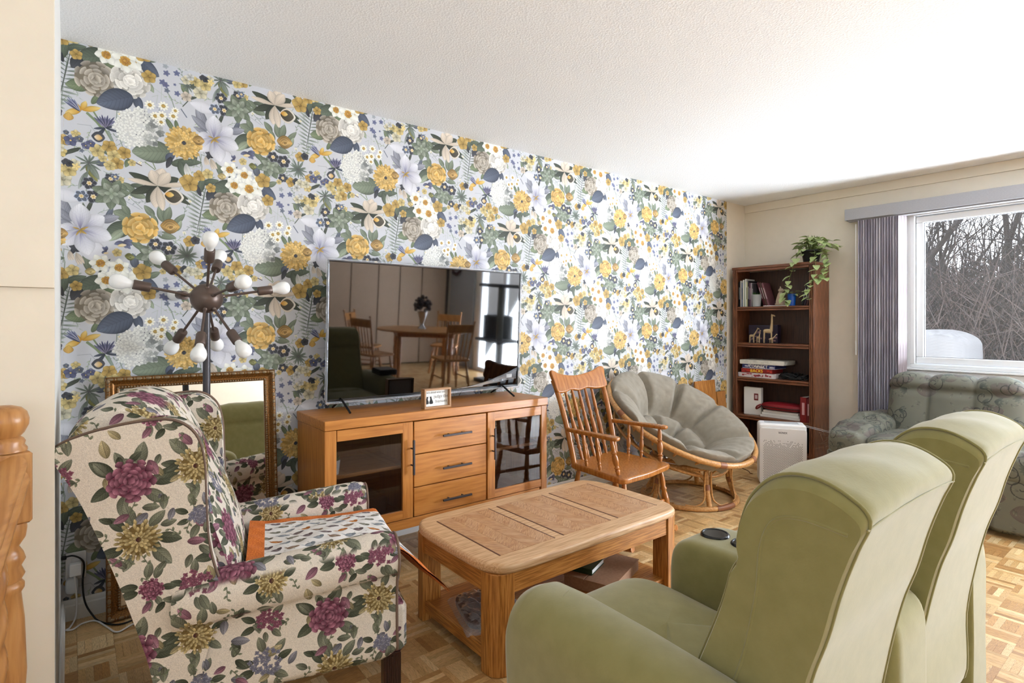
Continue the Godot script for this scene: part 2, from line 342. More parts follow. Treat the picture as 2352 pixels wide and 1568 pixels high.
# ---------------------------------------------------------------- mesh building
class MB:
	var v := PackedVector3Array()
	var n := PackedVector3Array()
	var t := PackedVector2Array()
	var c := PackedColorArray()
	var ix := PackedInt32Array()
	var xf := Transform3D()
	var tint := Color(1, 1, 1)
	var tinted := false

	func at(x: Transform3D) -> MB:
		xf = x
		return self

	func vert(p: Vector3, nn: Vector3, uv := Vector2.ZERO) -> int:
		v.append(xf * p)
		n.append((xf.basis * nn).normalized())
		t.append(uv)
		c.append(tint)
		return v.size() - 1

	func tri(a: int, b: int, d: int) -> void:
		var g := (v[b] - v[a]).cross(v[d] - v[a])
		if g.length_squared() < 1e-16:
			return
		if g.dot(n[a] + n[b] + n[d]) > 0.0:
			ix.append(a); ix.append(d); ix.append(b)
		else:
			ix.append(a); ix.append(b); ix.append(d)

	func quad(a: int, b: int, d: int, e: int) -> void:
		tri(a, b, d)
		tri(a, d, e)

	func face(p0: Vector3, p1: Vector3, p2: Vector3, p3: Vector3, uv := true) -> void:
		var nn := (p1 - p0).cross(p3 - p0).normalized()
		var a := vert(p0, nn, Vector2(0, 1))
		var b := vert(p1, nn, Vector2(1, 1))
		var d := vert(p2, nn, Vector2(1, 0))
		var e := vert(p3, nn, Vector2(0, 0))
		quad(a, b, d, e)

	# chamfered box
	func box(at_: Vector3, size: Vector3, bev := .003) -> MB:
		var h := size * .5
		bev = minf(bev, minf(h.x, minf(h.y, h.z)) * .9)
		var id := {}
		for sx in [-1, 1]:
			for sy in [-1, 1]:
				for sz in [-1, 1]:
					var s := Vector3(sx, sy, sz)
					for ax in 3:
						var p := Vector3(h.x - bev, h.y - bev, h.z - bev)
						p[ax] = h[ax]
						var nn := Vector3.ZERO
						nn[ax] = s[ax]
						id[[sx, sy, sz, ax]] = vert(at_ + p * s, nn)
		for ax in 3:
			var b := (ax + 1) % 3
			var d := (ax + 2) % 3
			for s in [-1, 1]:
				var k := []
				for q in [[-1, -1], [1, -1], [1, 1], [-1, 1]]:
					var w := [0, 0, 0]
					w[ax] = s
					w[b] = q[0]
					w[d] = q[1]
					k.append(id[[w[0], w[1], w[2], ax]])
				quad(k[0], k[1], k[2], k[3])
			if bev > 0.0:
				for s1 in [-1, 1]:
					for s2 in [-1, 1]:
						var w0 := [0, 0, 0]
						w0[b] = s1
						w0[d] = s2
						w0[ax] = -1
						var w1 := w0.duplicate()
						w1[ax] = 1
						quad(id[[w0[0], w0[1], w0[2], b]], id[[w1[0], w1[1], w1[2], b]], id[[w1[0], w1[1], w1[2], d]], id[[w0[0], w0[1], w0[2], d]])
		if bev > 0.0:
			for sx in [-1, 1]:
				for sy in [-1, 1]:
					for sz in [-1, 1]:
						tri(id[[sx, sy, sz, 0]], id[[sx, sy, sz, 1]], id[[sx, sy, sz, 2]])
		return self

	# a box between two corners
	func slab(a: Vector3, b: Vector3, bev := .003) -> MB:
		return box((a + b) * .5, (b - a).abs(), bev)

	# smooth surface through rows of points
	func grid(rows: Array, close_u := false, close_v := false, uvs := Vector2(1, 1)) -> MB:
		var nv := rows.size()
		var nu: int = rows[0].size()
		var first := v.size()
		for j in nv:
			var r: PackedVector3Array = rows[j]
			var up: PackedVector3Array = rows[(j + 1) % nv if close_v else mini(j + 1, nv - 1)]
			var dn: PackedVector3Array = rows[(j - 1 + nv) % nv if close_v else maxi(j - 1, 0)]
			for i in nu:
				var ia := (i + 1) % nu if close_u else mini(i + 1, nu - 1)
				var ib := (i - 1 + nu) % nu if close_u else maxi(i - 1, 0)
				var du := r[ia] - r[ib]
				var dv := up[i] - dn[i]
				var nn := du.cross(dv)
				if nn.length_squared() < 1e-14:
					if du.length_squared() < 1e-10:   # pole: look one row over
						var rr: PackedVector3Array = up if j == 0 else dn
						du = rr[ia] - rr[ib]
						nn = du.cross(dv)
				nn = nn.normalized() if nn.length_squared() > 1e-18 else Vector3.UP
				vert(r[i], nn, Vector2(float(i) / maxi(1, nu - 1 if not close_u else nu) * uvs.x, float(j) / maxi(1, nv - 1) * uvs.y))
		var mu := nu if close_u else nu - 1
		var mv := nv if close_v else nv - 1
		for j in mv:
			for i in mu:
				var a := first + j * nu + i
				var b := first + j * nu + (i + 1) % nu
				var e := first + ((j + 1) % nv) * nu + i
				var d := first + ((j + 1) % nv) * nu + (i + 1) % nu
				quad(a, b, d, e)
		return self

	func fan(ring: PackedVector3Array, nn: Vector3) -> void:
		var m := Vector3.ZERO
		for p in ring:
			m += p
		var o := vert(m / ring.size(), nn)
		var f := v.size()
		for p in ring:
			vert(p, nn)
		for i in ring.size():
			tri(o, f + i, f + (i + 1) % ring.size())

	# tube along points; r is a number or an array of numbers
	func tube(pts: Array, r, seg := 10, closed := false, caps := true) -> MB:
		var rows := []
		var m := pts.size()
		var side := Vector3.ZERO
		for i in m:
			var p: Vector3 = pts[i]
			var fw: Vector3
			if closed:
				fw = (pts[(i + 1) % m] - pts[(i - 1 + m) % m]).normalized()
			else:
				fw = (pts[mini(i + 1, m - 1)] - pts[maxi(i - 1, 0)]).normalized()
			if side == Vector3.ZERO:
				side = fw.cross(Vector3.UP if absf(fw.y) < .9 else Vector3.RIGHT).normalized()
			side = (side - fw * side.dot(fw)).normalized()
			var other := fw.cross(side)
			var rad: float = r[i] if r is Array or r is PackedFloat32Array else r
			var ring := PackedVector3Array()
			for k in seg:
				var a := TAU * k / seg
				ring.append(p + (side * cos(a) + other * sin(a)) * rad)
			rows.append(ring)
		grid(rows, true, closed)
		if caps and not closed:
			fan(rows[0], (pts[0] - pts[1]).normalized())
			fan(rows[m - 1], (pts[m - 1] - pts[m - 2]).normalized())
		return self

	func rod(a: Vector3, b: Vector3, r0: float, r1 := -1.0, seg := 12) -> MB:
		return tube([a, b], [r0, r1 if r1 >= 0 else r0], seg)

	# turned shape: profile of (radius, height) along the axis from a to b; height in metres from a
	func lathe(prof: Array, a := Vector3.ZERO, dir := Vector3.UP, seg := 20) -> MB:
		dir = dir.normalized()
		var s := dir.cross(Vector3.UP if absf(dir.y) < .9 else Vector3.RIGHT).normalized()
		var o := dir.cross(s)
		var m := prof.size()
		for i in m - 1:
			var p: Vector2 = prof[i]
			var q: Vector2 = prof[i + 1]
			if p.distance_to(q) < 1e-6:
				continue
			var e := (q - p).normalized()
			var n0 := Vector2(e.y, -e.x)
			var na := n0
			var nb := n0
			if i > 0:
				var ep: Vector2 = (p - prof[i - 1])
				if ep.length() > 1e-6 and ep.normalized().dot(e) > .5:
					na = (n0 + Vector2(ep.normalized().y, -ep.normalized().x)).normalized()
			if i < m - 2:
				var en: Vector2 = (prof[i + 2] - q)
				if en.length() > 1e-6 and en.normalized().dot(e) > .5:
					nb = (n0 + Vector2(en.normalized().y, -en.normalized().x)).normalized()
			var f := v.size()
			for k in seg + 1:
				var an := TAU * k / seg
				var rd := s * cos(an) + o * sin(an)
				vert(a + dir * p.y + rd * p.x, rd * na.x + dir * na.y, Vector2(float(k) / seg, p.y))
				vert(a + dir * q.y + rd * q.x, rd * nb.x + dir * nb.y, Vector2(float(k) / seg, q.y))
			for k in seg:
				quad(f + 2 * k, f + 2 * k + 2, f + 2 * k + 3, f + 2 * k + 1)
		return self

	# outline in x, y pushed through z by depth, edges rounded by bev
	func extrude(poly: PackedVector2Array, depth: float, bev := .004, steps := 2, smooth_dot := .6) -> MB:
		var m := poly.size()
		var area := 0.0
		for i in m:
			area += poly[i].cross(poly[(i + 1) % m])
		if area < 0.0:
			poly.reverse()
		var en := []
		for i in m:
			var e := (poly[(i + 1) % m] - poly[i]).normalized()
			en.append(Vector2(e.y, -e.x))
		var vn := []
		for i in m:
			var w: Vector2 = en[i] + en[(i - 1 + m) % m]
			vn.append(w / maxf(.35, w.length_squared() * .5))
		var prof := []
		for k in steps + 1:
			var a := PI * .5 * k / steps
			prof.append([bev * (1.0 - sin(a)), -depth * .5 + bev * (1.0 - cos(a)), -cos(a), sin(a)])
		for k in steps + 1:
			var a := PI * .5 * (steps - k) / steps
			prof.append([bev * (1.0 - sin(a)), depth * .5 - bev * (1.0 - cos(a)), cos(a), sin(a)])
		for i in m:
			var j := (i + 1) % m
			var na: Vector2 = en[i]
			var nb: Vector2 = en[i]
			if en[i].dot(en[(i - 1 + m) % m]) > smooth_dot:
				na = (en[i] + en[(i - 1 + m) % m]).normalized()
			if en[i].dot(en[j]) > smooth_dot:
				nb = (en[i] + en[j]).normalized()
			var f := v.size()
			for q in prof:
				var pa: Vector2 = poly[i] - vn[i] * q[0]
				var pb: Vector2 = poly[j] - vn[j] * q[0]
				vert(Vector3(pa.x, pa.y, q[1]), Vector3(na.x * q[3], na.y * q[3], q[2]))
				vert(Vector3(pb.x, pb.y, q[1]), Vector3(nb.x * q[3], nb.y * q[3], q[2]))
			for k in prof.size() - 1:
				quad(f + 2 * k, f + 2 * k + 1, f + 2 * k + 3, f + 2 * k + 2)
		var inner := PackedVector2Array()
		for i in m:
			inner.append(poly[i] - vn[i] * bev)
		var tris := Geometry2D.triangulate_polygon(inner)
		if tris.is_empty():
			tris = Geometry2D.triangulate_polygon(poly)
			inner = poly
		for s in [-1.0, 1.0]:
			var f := v.size()
			for p in inner:
				vert(Vector3(p.x, p.y, depth * .5 * s), Vector3(0, 0, s), Vector2(p.x, -p.y))
			for k in range(0, tris.size(), 3):
				tri(f + tris[k], f + tris[k + 1], f + tris[k + 2])
		return self

	func ball(o: Vector3, r: Vector3, seg := 16, rings := 10) -> MB:
		var rows := []
		for j in rings + 1:
			var b := -PI * .5 + PI * j / rings
			var ring := PackedVector3Array()
			for i in seg:
				var a := TAU * i / seg
				ring.append(o + Vector3(cos(a) * cos(b) * r.x, sin(b) * r.y, sin(a) * cos(b) * r.z))
			rows.append(ring)
		return grid(rows, true)

	# stuffed pad: rounded box with exponent e
	func pad(o: Vector3, size: Vector3, e := 4.0, seg := 40, rings := 22) -> MB:
		return grid(pad_rows(o, size, e, seg, rings), true)

	func pad_rows(o: Vector3, size: Vector3, e := 4.0, seg := 40, rings := 22) -> Array:
		var rows := []
		var h := size * .5
		for j in rings + 1:
			var b := -PI * .5 + PI * j / rings
			var ring := PackedVector3Array()
			for i in seg:
				var a := TAU * i / seg
				var cb := signf(cos(b)) * pow(absf(cos(b)), 2.0 / e)
				var sb := signf(sin(b)) * pow(absf(sin(b)), 2.0 / e)
				var ca := signf(cos(a)) * pow(absf(cos(a)), 2.0 / e)
				var sa := signf(sin(a)) * pow(absf(sin(a)), 2.0 / e)
				var p := Vector3(ca * cb * h.x, sb * h.y, sa * cb * h.z)
				ring.append(o + p)
			rows.append(ring)
		return rows

	func mesh() -> ArrayMesh:
		var a := []
		a.resize(Mesh.ARRAY_MAX)
		a[Mesh.ARRAY_VERTEX] = v
		a[Mesh.ARRAY_NORMAL] = n
		a[Mesh.ARRAY_TEX_UV] = t
		if tinted:
			a[Mesh.ARRAY_COLOR] = c
		a[Mesh.ARRAY_INDEX] = ix
		var m := ArrayMesh.new()
		m.add_surface_from_arrays(Mesh.PRIMITIVE_TRIANGLES, a)
		return m


func mb() -> MB:
	return MB.new()


# ---------------------------------------------------------------- naming and placing
var used := {}

func numbered(called: String) -> String:
	used[called] = used.get(called, 0) + 1
	return called if used[called] == 1 else "%s_%03d" % [called, used[called] - 1]


func tag(o: Node, label: String, category: String, group := "") -> Node:
	o.set_meta("label", label)
	o.set_meta("category", category)
	if group:
		o.set_meta("group", group)
	return o


func thing(called: String, label: String, category: String, at := Vector3.ZERO, turn := 0.0, group := "") -> Node3D:
	var o := Node3D.new()
	o.name = numbered(called)
	add_child(o)
	o.position = at
	o.rotation.y = turn
	tag(o, label, category, group)
	return o


func part(called: String, m, mat: Material, parent: Node = null, label := "") -> MeshInstance3D:
	var o := MeshInstance3D.new()
	o.mesh = m.mesh() if m is MB else m
	o.material_override = mat
	if parent:
		o.name = called
		parent.add_child(o, true)
	else:
		o.name = numbered(called)
		add_child(o)
	if label:
		o.set_meta("label", label)
	return o


func single(called: String, m, mat: Material, label: String, category: String, group := "") -> MeshInstance3D:
	var o := part(called, m, mat)
	tag(o, label, category, group)
	return o


func struct(called: String, m, mat: Material, label := "", category := "") -> MeshInstance3D:
	var o := part(called, m, mat)
	o.set_meta("kind", "structure")
	if label:
		tag(o, label, category)
	return o


func xform(p: Vector3, ry := 0.0, rx := 0.0, rz := 0.0) -> Transform3D:
	return Transform3D(Basis.from_euler(Vector3(rx, ry, rz)), p)


func curve(pts: Array, steps := 8, closed := false) -> Array:   # Catmull-Rom
	var out := []
	var m := pts.size()
	for i in (m if closed else m - 1):
		var p0 = pts[(i - 1 + m) % m] if closed or i > 0 else pts[0]
		var p1 = pts[i]
		var p2 = pts[(i + 1) % m]
		var p3 = pts[(i + 2) % m] if closed or i < m - 2 else pts[m - 1]
		for k in steps:
			out.append(p1.cubic_interpolate(p2, p0, p3, float(k) / steps))
	if not closed:
		out.append(pts[m - 1])
	return out


func curve2(pts: Array, steps := 6, closed := true) -> PackedVector2Array:
	return PackedVector2Array(curve(pts, steps, closed))


func write_on(text: String, size: float, mat: Material, parent: Node, at: Transform3D, called := "lettering", font_name := "Droid Sans", depth := .0006, bold := 400) -> MeshInstance3D:
	var tm := TextMesh.new()
	var fo := SystemFont.new()
	fo.font_names = PackedStringArray([font_name])
	fo.font_weight = bold
	tm.font = fo
	tm.text = text
	tm.font_size = 64
	tm.pixel_size = size / 64.0
	tm.depth = depth
	tm.curve_step = 2.0
	var o := MeshInstance3D.new()
	o.mesh = tm
	o.material_override = mat
	o.name = called
	o.transform = at
	parent.add_child(o, true)
	return o


# ---------------------------------------------------------------- materials
var M := {}
var noise_soft: NoiseTexture2D
var noise_fine: NoiseTexture2D

func noise_tex(freq: float, octaves := 4, seed_value := 1, ramp: Gradient = null, size := 512, kind := FastNoiseLite.TYPE_SIMPLEX_SMOOTH) -> NoiseTexture2D:
	var nt := NoiseTexture2D.new()
	var fn := FastNoiseLite.new()
	fn.noise_type = kind
	fn.frequency = freq
	fn.fractal_octaves = octaves
	fn.seed = seed_value
	nt.noise = fn
	nt.width = size
	nt.height = size
	nt.seamless = true
	nt.generate_mipmaps = false
	if ramp:
		nt.color_ramp = ramp
	return nt


func ramp(cols: Array, offs := []) -> Gradient:
	var g := Gradient.new()
	g.colors = PackedColorArray(cols)
	if offs.is_empty():
		for i in cols.size():
			offs.append(float(i) / (cols.size() - 1))
	g.offsets = PackedFloat32Array(offs)
	return g


func flat_mat(called: String, col: Color, rough := .6, spec := .5, metal := 0.0) -> StandardMaterial3D:
	var m := StandardMaterial3D.new()
	m.resource_name = called
	m.albedo_color = col
	m.roughness = rough
	m.metallic_specular = spec
	m.metallic = metal
	M[called] = m
	return m


# noise-coloured surface, triplanar; scale stretches the grain along an axis
func grain_mat(called: String, cols: Array, scale: Vector3, rough := .5, bump := 0.0, tex_freq := .012, octaves := 5, seed_value := 3, offs := [], world := false) -> StandardMaterial3D:
	var m := flat_mat(called, Color.WHITE, rough)
	m.albedo_texture = noise_tex(tex_freq, octaves, seed_value, ramp(cols, offs))
	m.uv1_triplanar = true
	m.uv1_world_triplanar = world
	m.uv1_scale = scale
	m.uv1_triplanar_sharpness = 6.0
	if bump != 0.0:
		m.heightmap_enabled = true
		m.heightmap_texture = noise_fine if scale.x == scale.y else m.albedo_texture
		m.heightmap_scale = bump
	return m


func like(called: String, source: String, scale: Vector3, rough := -1.0) -> StandardMaterial3D:
	var m: StandardMaterial3D = M[source].duplicate()
	m.resource_name = called
	m.uv1_scale = scale
	if rough >= 0.0:
		m.roughness = rough
	M[called] = m
	return m
# ---------------------------------------------------------------- the scene
const WX := 5.394      # window wall
const TOP := 2.442     # ceiling
const BZ := 6.05        # far wall behind the dining table
const LX := -2.4       # wall on the stair side
const NIB := 1.20      # end of the short wall beside the stairs
const CAM := Vector3(0, 1.251, 3.014)
const FOCAL := 1288.0  # pixels in the 2352 x 1568 frame

func _ready() -> void:
	# camera
	var cam := Camera3D.new()
	cam.name = "camera"
	add_child(cam)
	cam.position = CAM
	cam.rotation.y = -(PI / 2 - atan2(1634.0, 1288.0))
	cam.projection = Camera3D.PROJECTION_FRUSTUM
	cam.near = .05
	cam.far = 200.0
	cam.size = 2.0 * .05 * 784.0 / FOCAL
	cam.frustum_offset = Vector2(0, -.05 * 42.0 / FOCAL)
	cam.current = true
	# overcast winter sky
	var we := WorldEnvironment.new()
	we.name = "world"
	var env := Environment.new()
	env.background_mode = Environment.BG_SKY
	var sky := Sky.new()
	var sm := ProceduralSkyMaterial.new()
	sm.sky_top_color = Color(.90, .93, .97)
	sm.sky_horizon_color = Color(.97, .98, 1.0)
	sm.ground_bottom_color = Color(.80, .81, .82)
	sm.ground_horizon_color = Color(.93, .94, .96)
	sm.sky_energy_multiplier = 1.0
	sky.sky_material = sm
	env.sky = sky
	env.background_energy_multiplier = 2.4
	env.tonemap_mode = Environment.TONE_MAPPER_LINEAR
	env.tonemap_exposure = 1.62
	env.sdfgi_enabled = true
	env.ssao_enabled = true
	env.ssil_enabled = true
	we.environment = env
	add_child(we)
	# area lights added outside the windows to boost daylight, two tipped at the ceiling
	daylight("window_daylight", Vector3(WX + .75, 1.15, 3.02), Vector2(1.6, 1.6), PI / 2, 7.0, .34)
	daylight("patio_daylight", Vector3(WX + .80, .85, 4.50), Vector2(1.6, 2.0), PI / 2, 88.0, .58)
	daylight("added_rear_fill", Vector3(-1.25, 1.5, BZ + .30), Vector2(2.0, 1.4), 0.0, 1.5)  # unseen source added as fill from behind the camera
	# setting, then objects
	materials()
	build_room()
	build_floor()
	build_window()
	build_outside()
	build_console()
	build_television()
	build_wing_chair()
	build_coffee_table()
	build_recliners()
	build_papasan()
	build_rocker()
	build_bookcase()
	build_books()
	build_sofa()
	build_mirror()
	build_lamp()
	build_purifier()
	build_stairs()
	build_small()
	build_dining()


func daylight(called: String, at: Vector3, size: Vector2, turn: float, energy: float, up := 0.0) -> void:
	var l := AreaLight3D.new()
	l.name = called
	l.area_size = size
	l.light_energy = energy
	l.light_color = Color(.915, .955, 1.0)
	l.area_range = 30.0
	l.area_attenuation = 2.0
	l.shadow_enabled = true
	l.position = at
	l.rotation = Vector3(up, turn, 0)
	add_child(l)


func materials() -> void:
	noise_soft = noise_tex(.01, 4, 11)
	noise_fine = noise_tex(.09, 3, 12)
	# plain painted surfaces
	grain_mat("beige", [Color(.875, .838, .77), Color(.89, .853, .785)], Vector3(.9, .9, .9), .75, .02, .02, 4, 5, [], true)
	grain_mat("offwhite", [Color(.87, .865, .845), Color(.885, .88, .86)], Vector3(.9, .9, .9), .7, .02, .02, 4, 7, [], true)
	flat_mat("white_trim", Color(.90, .90, .89), .38)
	flat_mat("vinyl", Color(.91, .92, .93), .3)
	# sprayed ceiling: lumps
	var ce := grain_mat("ceiling", [Color(.94, .945, .95), Color(.98, .985, .99)], Vector3(2.3, 2.3, 2.3), .95, 0.0, .11, 3, 21, [.25, .75], true)
	ce.heightmap_enabled = true
	ce.heightmap_texture = noise_tex(.085, 2, 22, null, 512, FastNoiseLite.TYPE_CELLULAR)
	ce.heightmap_scale = .11
	# woods
	grain_mat("console_wood", [Color(.64, .39, .155), Color(.735, .475, .215), Color(.79, .535, .26)], Vector3(.55, 7, 7), .33, .004, .012, 4, 31)
	like("console_wood_up", "console_wood", Vector3(7, .55, 7))
	like("console_wood_deep", "console_wood", Vector3(7, 7, .55))
	grain_mat("oak", [Color(.58, .36, .15), Color(.71, .47, .22), Color(.79, .56, .30)], Vector3(.9, 16, 16), .36, .01, .014, 5, 33, [.2, .5, .8])
	like("oak_up", "oak", Vector3(16, .9, 16))
	like("oak_deep", "oak", Vector3(16, 16, .9))
	grain_mat("oak_worn", [Color(.72, .55, .38), Color(.81, .65, .48), Color(.86, .72, .56)], Vector3(.8, 14, 14), .42, .01, .014, 5, 34, [.2, .5, .8])
	grain_mat("oak_inlay", [Color(.56, .35, .18), Color(.70, .48, .29), Color(.78, .59, .40)], Vector3(1.2, 26, 26), .42, .008, .014, 4, 35, [.2, .5, .8])
	flat_mat("inlay_line", Color(.36, .19, .11), .45)
	grain_mat("bookcase_wood", [Color(.30, .17, .10), Color(.45, .27, .17), Color(.53, .33, .21)], Vector3(14, .8, 14), .42, .008, .016, 5, 36, [.2, .5, .8])
	like("bookcase_wood_across", "bookcase_wood", Vector3(14, 14, .8))
	grain_mat("bookcase_back", [Color(.23, .15, .11), Color(.30, .20, .15), Color(.34, .23, .17)], Vector3(9, .5, 9), .5, 0.0, .016, 5, 37)
	grain_mat("newel_wood", [Color(.60, .40, .22), Color(.71, .50, .29), Color(.76, .56, .34)], Vector3(8, .9, 8), .3, .005, .012, 4, 38)
	like("rail_wood", "newel_wood", Vector3(8, 8, .9))
	grain_mat("rocker_wood", [Color(.52, .30, .11), Color(.63, .39, .16), Color(.70, .46, .21)], Vector3(9, .9, 9), .25, .004, .012, 4, 39)
	grain_mat("rattan", [Color(.62, .42, .22), Color(.76, .56, .33), Color(.83, .65, .43)], Vector3(5, 5, 5), .34, .004, .02, 4, 40)
	grain_mat("rattan_bind", [Color(.48, .29, .17), Color(.60, .39, .25)], Vector3(9, 90, 9), .45, .02, .02, 3, 41)
	grain_mat("dark_wood", [Color(.13, .05, .035), Color(.21, .085, .055)], Vector3(20, 1, 20), .3, 0.0, .014, 4, 42)
	grain_mat("dining_wood", [Color(.58, .36, .17), Color(.70, .47, .24), Color(.76, .54, .30)], Vector3(9, .9, 9), .35, 0.0, .012, 4, 43)
	# metals and plastics
	flat_mat("bronze", Color(.38, .32, .29), .36, .5, .45)
	flat_mat("steel_dark", Color(.27, .26, .27), .34, .5, .5)
	flat_mat("black", Color(.035, .035, .04), .5)
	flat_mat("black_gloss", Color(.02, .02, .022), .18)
	flat_mat("bulb_white", Color(.95, .95, .94), .22)
	flat_mat("white_plastic", Color(.90, .90, .90), .35)
	flat_mat("white_paper", Color(.93, .93, .91), .7)
	flat_mat("print_ink", Color(.05, .05, .055), .7)
	# window glass
	var gl := flat_mat("window_glass", Color(1, 1, 1, .04), .02, .2)
	gl.transparency = BaseMaterial3D.TRANSPARENCY_ALPHA
	var gs := flat_mat("smoked_glass", Color(.10, .07, .06, .38), .03, .62)
	gs.transparency = BaseMaterial3D.TRANSPARENCY_ALPHA
	var cl := flat_mat("clear_film", Color(.85, .88, .92, .22), .10, .7)
	cl.transparency = BaseMaterial3D.TRANSPARENCY_ALPHA
	# green recliner cloth
	cloth("green_cloth", [Color(.525, .503, .315), Color(.565, .54, .355)], 3.0, .012, Color(.78, .80, .66), 1.0)
	cloth("papasan_cloth", [Color(.53, .50, .45), Color(.585, .555, .50)], 3.0, .03, Color(.8, .8, .75), .2)
	# printed wallpaper, painted once on a tile that repeats with a half drop
	var wp := Paint.new(.511, .982, 1200.0, INK["bg"])
	sprigs(wp)
	for e in WALLPAPER:
		wp.motif(e, INK)
	var wm := flat_mat("wallpaper", Color.WHITE, .62)
	wm.albedo_texture = wp.image()
	# woven flowers of the wing chair
	var fp := Paint.new(.60, .56, 1150.0, INK["ecru"], false, 19)
	upholstery(fp)
	var fm := flat_mat("tapestry", Color.WHITE, .9, .3)
	fm.albedo_texture = fp.image()
	fm.uv1_triplanar = true
	fm.uv1_scale = Vector3(1 / .50, 1 / .467, 1 / .50)
	fm.uv1_triplanar_sharpness = 12.0
	fm.heightmap_enabled = true
	fm.heightmap_texture = noise_fine
	fm.heightmap_scale = .05
	# sage sofa print
	var sp := Paint.new(.64, .60, 700.0, Color(.42, .42, .375), false, 23)
	sofa_print(sp)
	var so := flat_mat("sage_print", Color.WHITE, .7, .4)
	so.albedo_texture = sp.image()
	so.uv1_triplanar = true
	so.uv1_scale = Vector3(1 / .64, 1 / .60, 1 / .64)
	so.uv1_triplanar_sharpness = 10.0
	# quilt print
	var qp := Paint.new(.26, .24, 1500.0, Color(.90, .885, .87), false, 29)
	quilt_print(qp)
	var qm := flat_mat("quilt_print", Color.WHITE, .85, .3)
	qm.albedo_texture = qp.image()
	grain_mat("quilt_orange", [Color(.64, .28, .07), Color(.80, .42, .14), Color(.88, .54, .22)], Vector3(6, 6, 6), .85, .03, .05, 3, 44)


# thin pale sprays that fill the gaps of the wallpaper
func sprigs(p: Paint) -> void:
	var r := RandomNumberGenerator.new()
	r.seed = 41
	for k in 70:
		var o := Vector2(r.randf() * .511, r.randf() * .982)
		var a := r.randf() * TAU
		var pts := []
		for j in 6:
			pts.append_array([o.x, o.y])
			a += r.randf_range(-.35, .35)
			o += Vector2(cos(a), -sin(a)) * .012
			var c: Color = INK[["sage", "pale", "grey", "leafp"][k % 4]]
			p.petal(o.x, o.y, r.randf_range(.010, .018), .005, a + (.8 if j % 2 else -.8), c, c.lightened(.3), .1, .1)
		p.line(pts, .0014, INK["sage"], .8)
		if k % 3 == 0:
			for j in 4:
				p.petal(o.x, o.y, .009, .008, TAU * j / 4.0 + a, INK["pale2"], INK["white"], .1)
			p.petal(o.x - .002, o.y, .004, .004, 0, INK["gold"], INK["goldl"])


func cloth(called: String, cols: Array, scale: float, bump: float, sheen: Color, rim: float) -> void:
	var m := grain_mat(called, cols, Vector3(scale, scale, scale), .92, bump, .012, 4, 51)
	m.metallic_specular = .3
	m.rim_enabled = true
	m.rim = rim
	m.rim_tint = .15


func upholstery(p: Paint) -> void:
	var leaves := ["olived", "moss", "moss", "olived"]
	var r := RandomNumberGenerator.new()
	r.seed = 5
	for q in [[.11, .12, .075], [.40, .38, .078], [.50, .10, .05], [.16, .47, .05], [.29, .09, .07], [.13, .31, .075], [.50, .24, .06], [.30, .25, .05], [.52, .50, .06], [.29, .48, .05]]:
		for k in 7:
			var a: float = TAU * k / 7.0 + r.randf_range(-.3, .3)
			var ln: float = q[2] * r.randf_range(.7, 1.1)
			var lc: Color = INK[leaves[k % 4]]
			p.petal(q[0] + cos(a) * q[2] * .65, q[1] - sin(a) * q[2] * .65, ln, ln * .5, a + r.randf_range(-.4, .4), lc.darkened(.25), lc.lightened(.1), .2, .3, .85)
	for k in 90:        # grey-green filler leaves between the bouquets
		var a := r.randf() * TAU
		var ln := r.randf_range(.035, .06)
		var lc: Color = INK[["moss", "moss", "dusk2", "olived", "straw", "moss", "rose"][k % 7]]
		p.petal(r.randf() * .6, r.randf() * .56, ln, ln * .5, a, lc.darkened(.3), lc.lightened(.12), .2, .35, .85)
	for k in 26:
		var a := r.randf() * TAU
		var x := r.randf() * .6
		var y := r.randf() * .56
		p.line([x, y, x + cos(a) * .035, y - sin(a) * .035], .0022, INK["olived"], .8)
		for j in 4:
			p.petal(x + cos(a) * .012 * j, y - sin(a) * .012 * j, .014, .007, a + (.9 if j % 2 else -.9), INK["olived"], INK["moss"], .2)
	for q in [[.11, .12, .070], [.40, .38, .072], [.165, .475, .036]]:
		p.petal(q[0] - q[2] * .9, q[1], q[2] * 1.8, q[2] * 1.6, 0, INK["wine"], INK["wine"], .1)
		p.rosy(q[0], q[1], q[2], 11, 6, INK["wined"], INK["rose"], .72, 1.5, .25, .12)
	for q in [[.29, .09, .062], [.13, .31, .066], [.52, .50, .052]]:
		p.petal(q[0] - q[2] * .8, q[1], q[2] * 1.6, q[2] * 1.5, 0, INK["strawd"], INK["strawd"], .1)
		p.rosy(q[0], q[1], q[2], 20, 5, INK["strawd"], INK["straw"], .32, 1.3, .3, .2)
		p.petal(q[0] - .008, q[1], .016, .016, 0, INK["wined"], INK["strawd"])
	for q in [[.50, .235, .052, "dusk", "dusk2"], [.29, .47, .045, "wine", "rose"], [.30, .255, .03, "dusk", "dusk2"], [.515, .09, .042, "wine", "rose"]]:
		for k in 46:
			var rr: float = q[2] * sqrt(r.randf())
			var a := r.randf() * TAU
			for j in 4:
				p.petal(q[0] + cos(a) * rr, q[1] - sin(a) * rr * .85, .009, .007, a + TAU * j / 4.0, INK[q[3]], INK[q[4]].darkened(r.randf() * .3), .3)
	var i := 0
	while i < p.d.size():     # weave: thread by thread variation
		var k := 1.0 + .24 * (r.randf() - .5)
		p.d[i] = int(minf(255, p.d[i] * k))
		p.d[i + 1] = int(minf(255, p.d[i + 1] * k))
		p.d[i + 2] = int(minf(255, p.d[i + 2] * k))
		i += 3


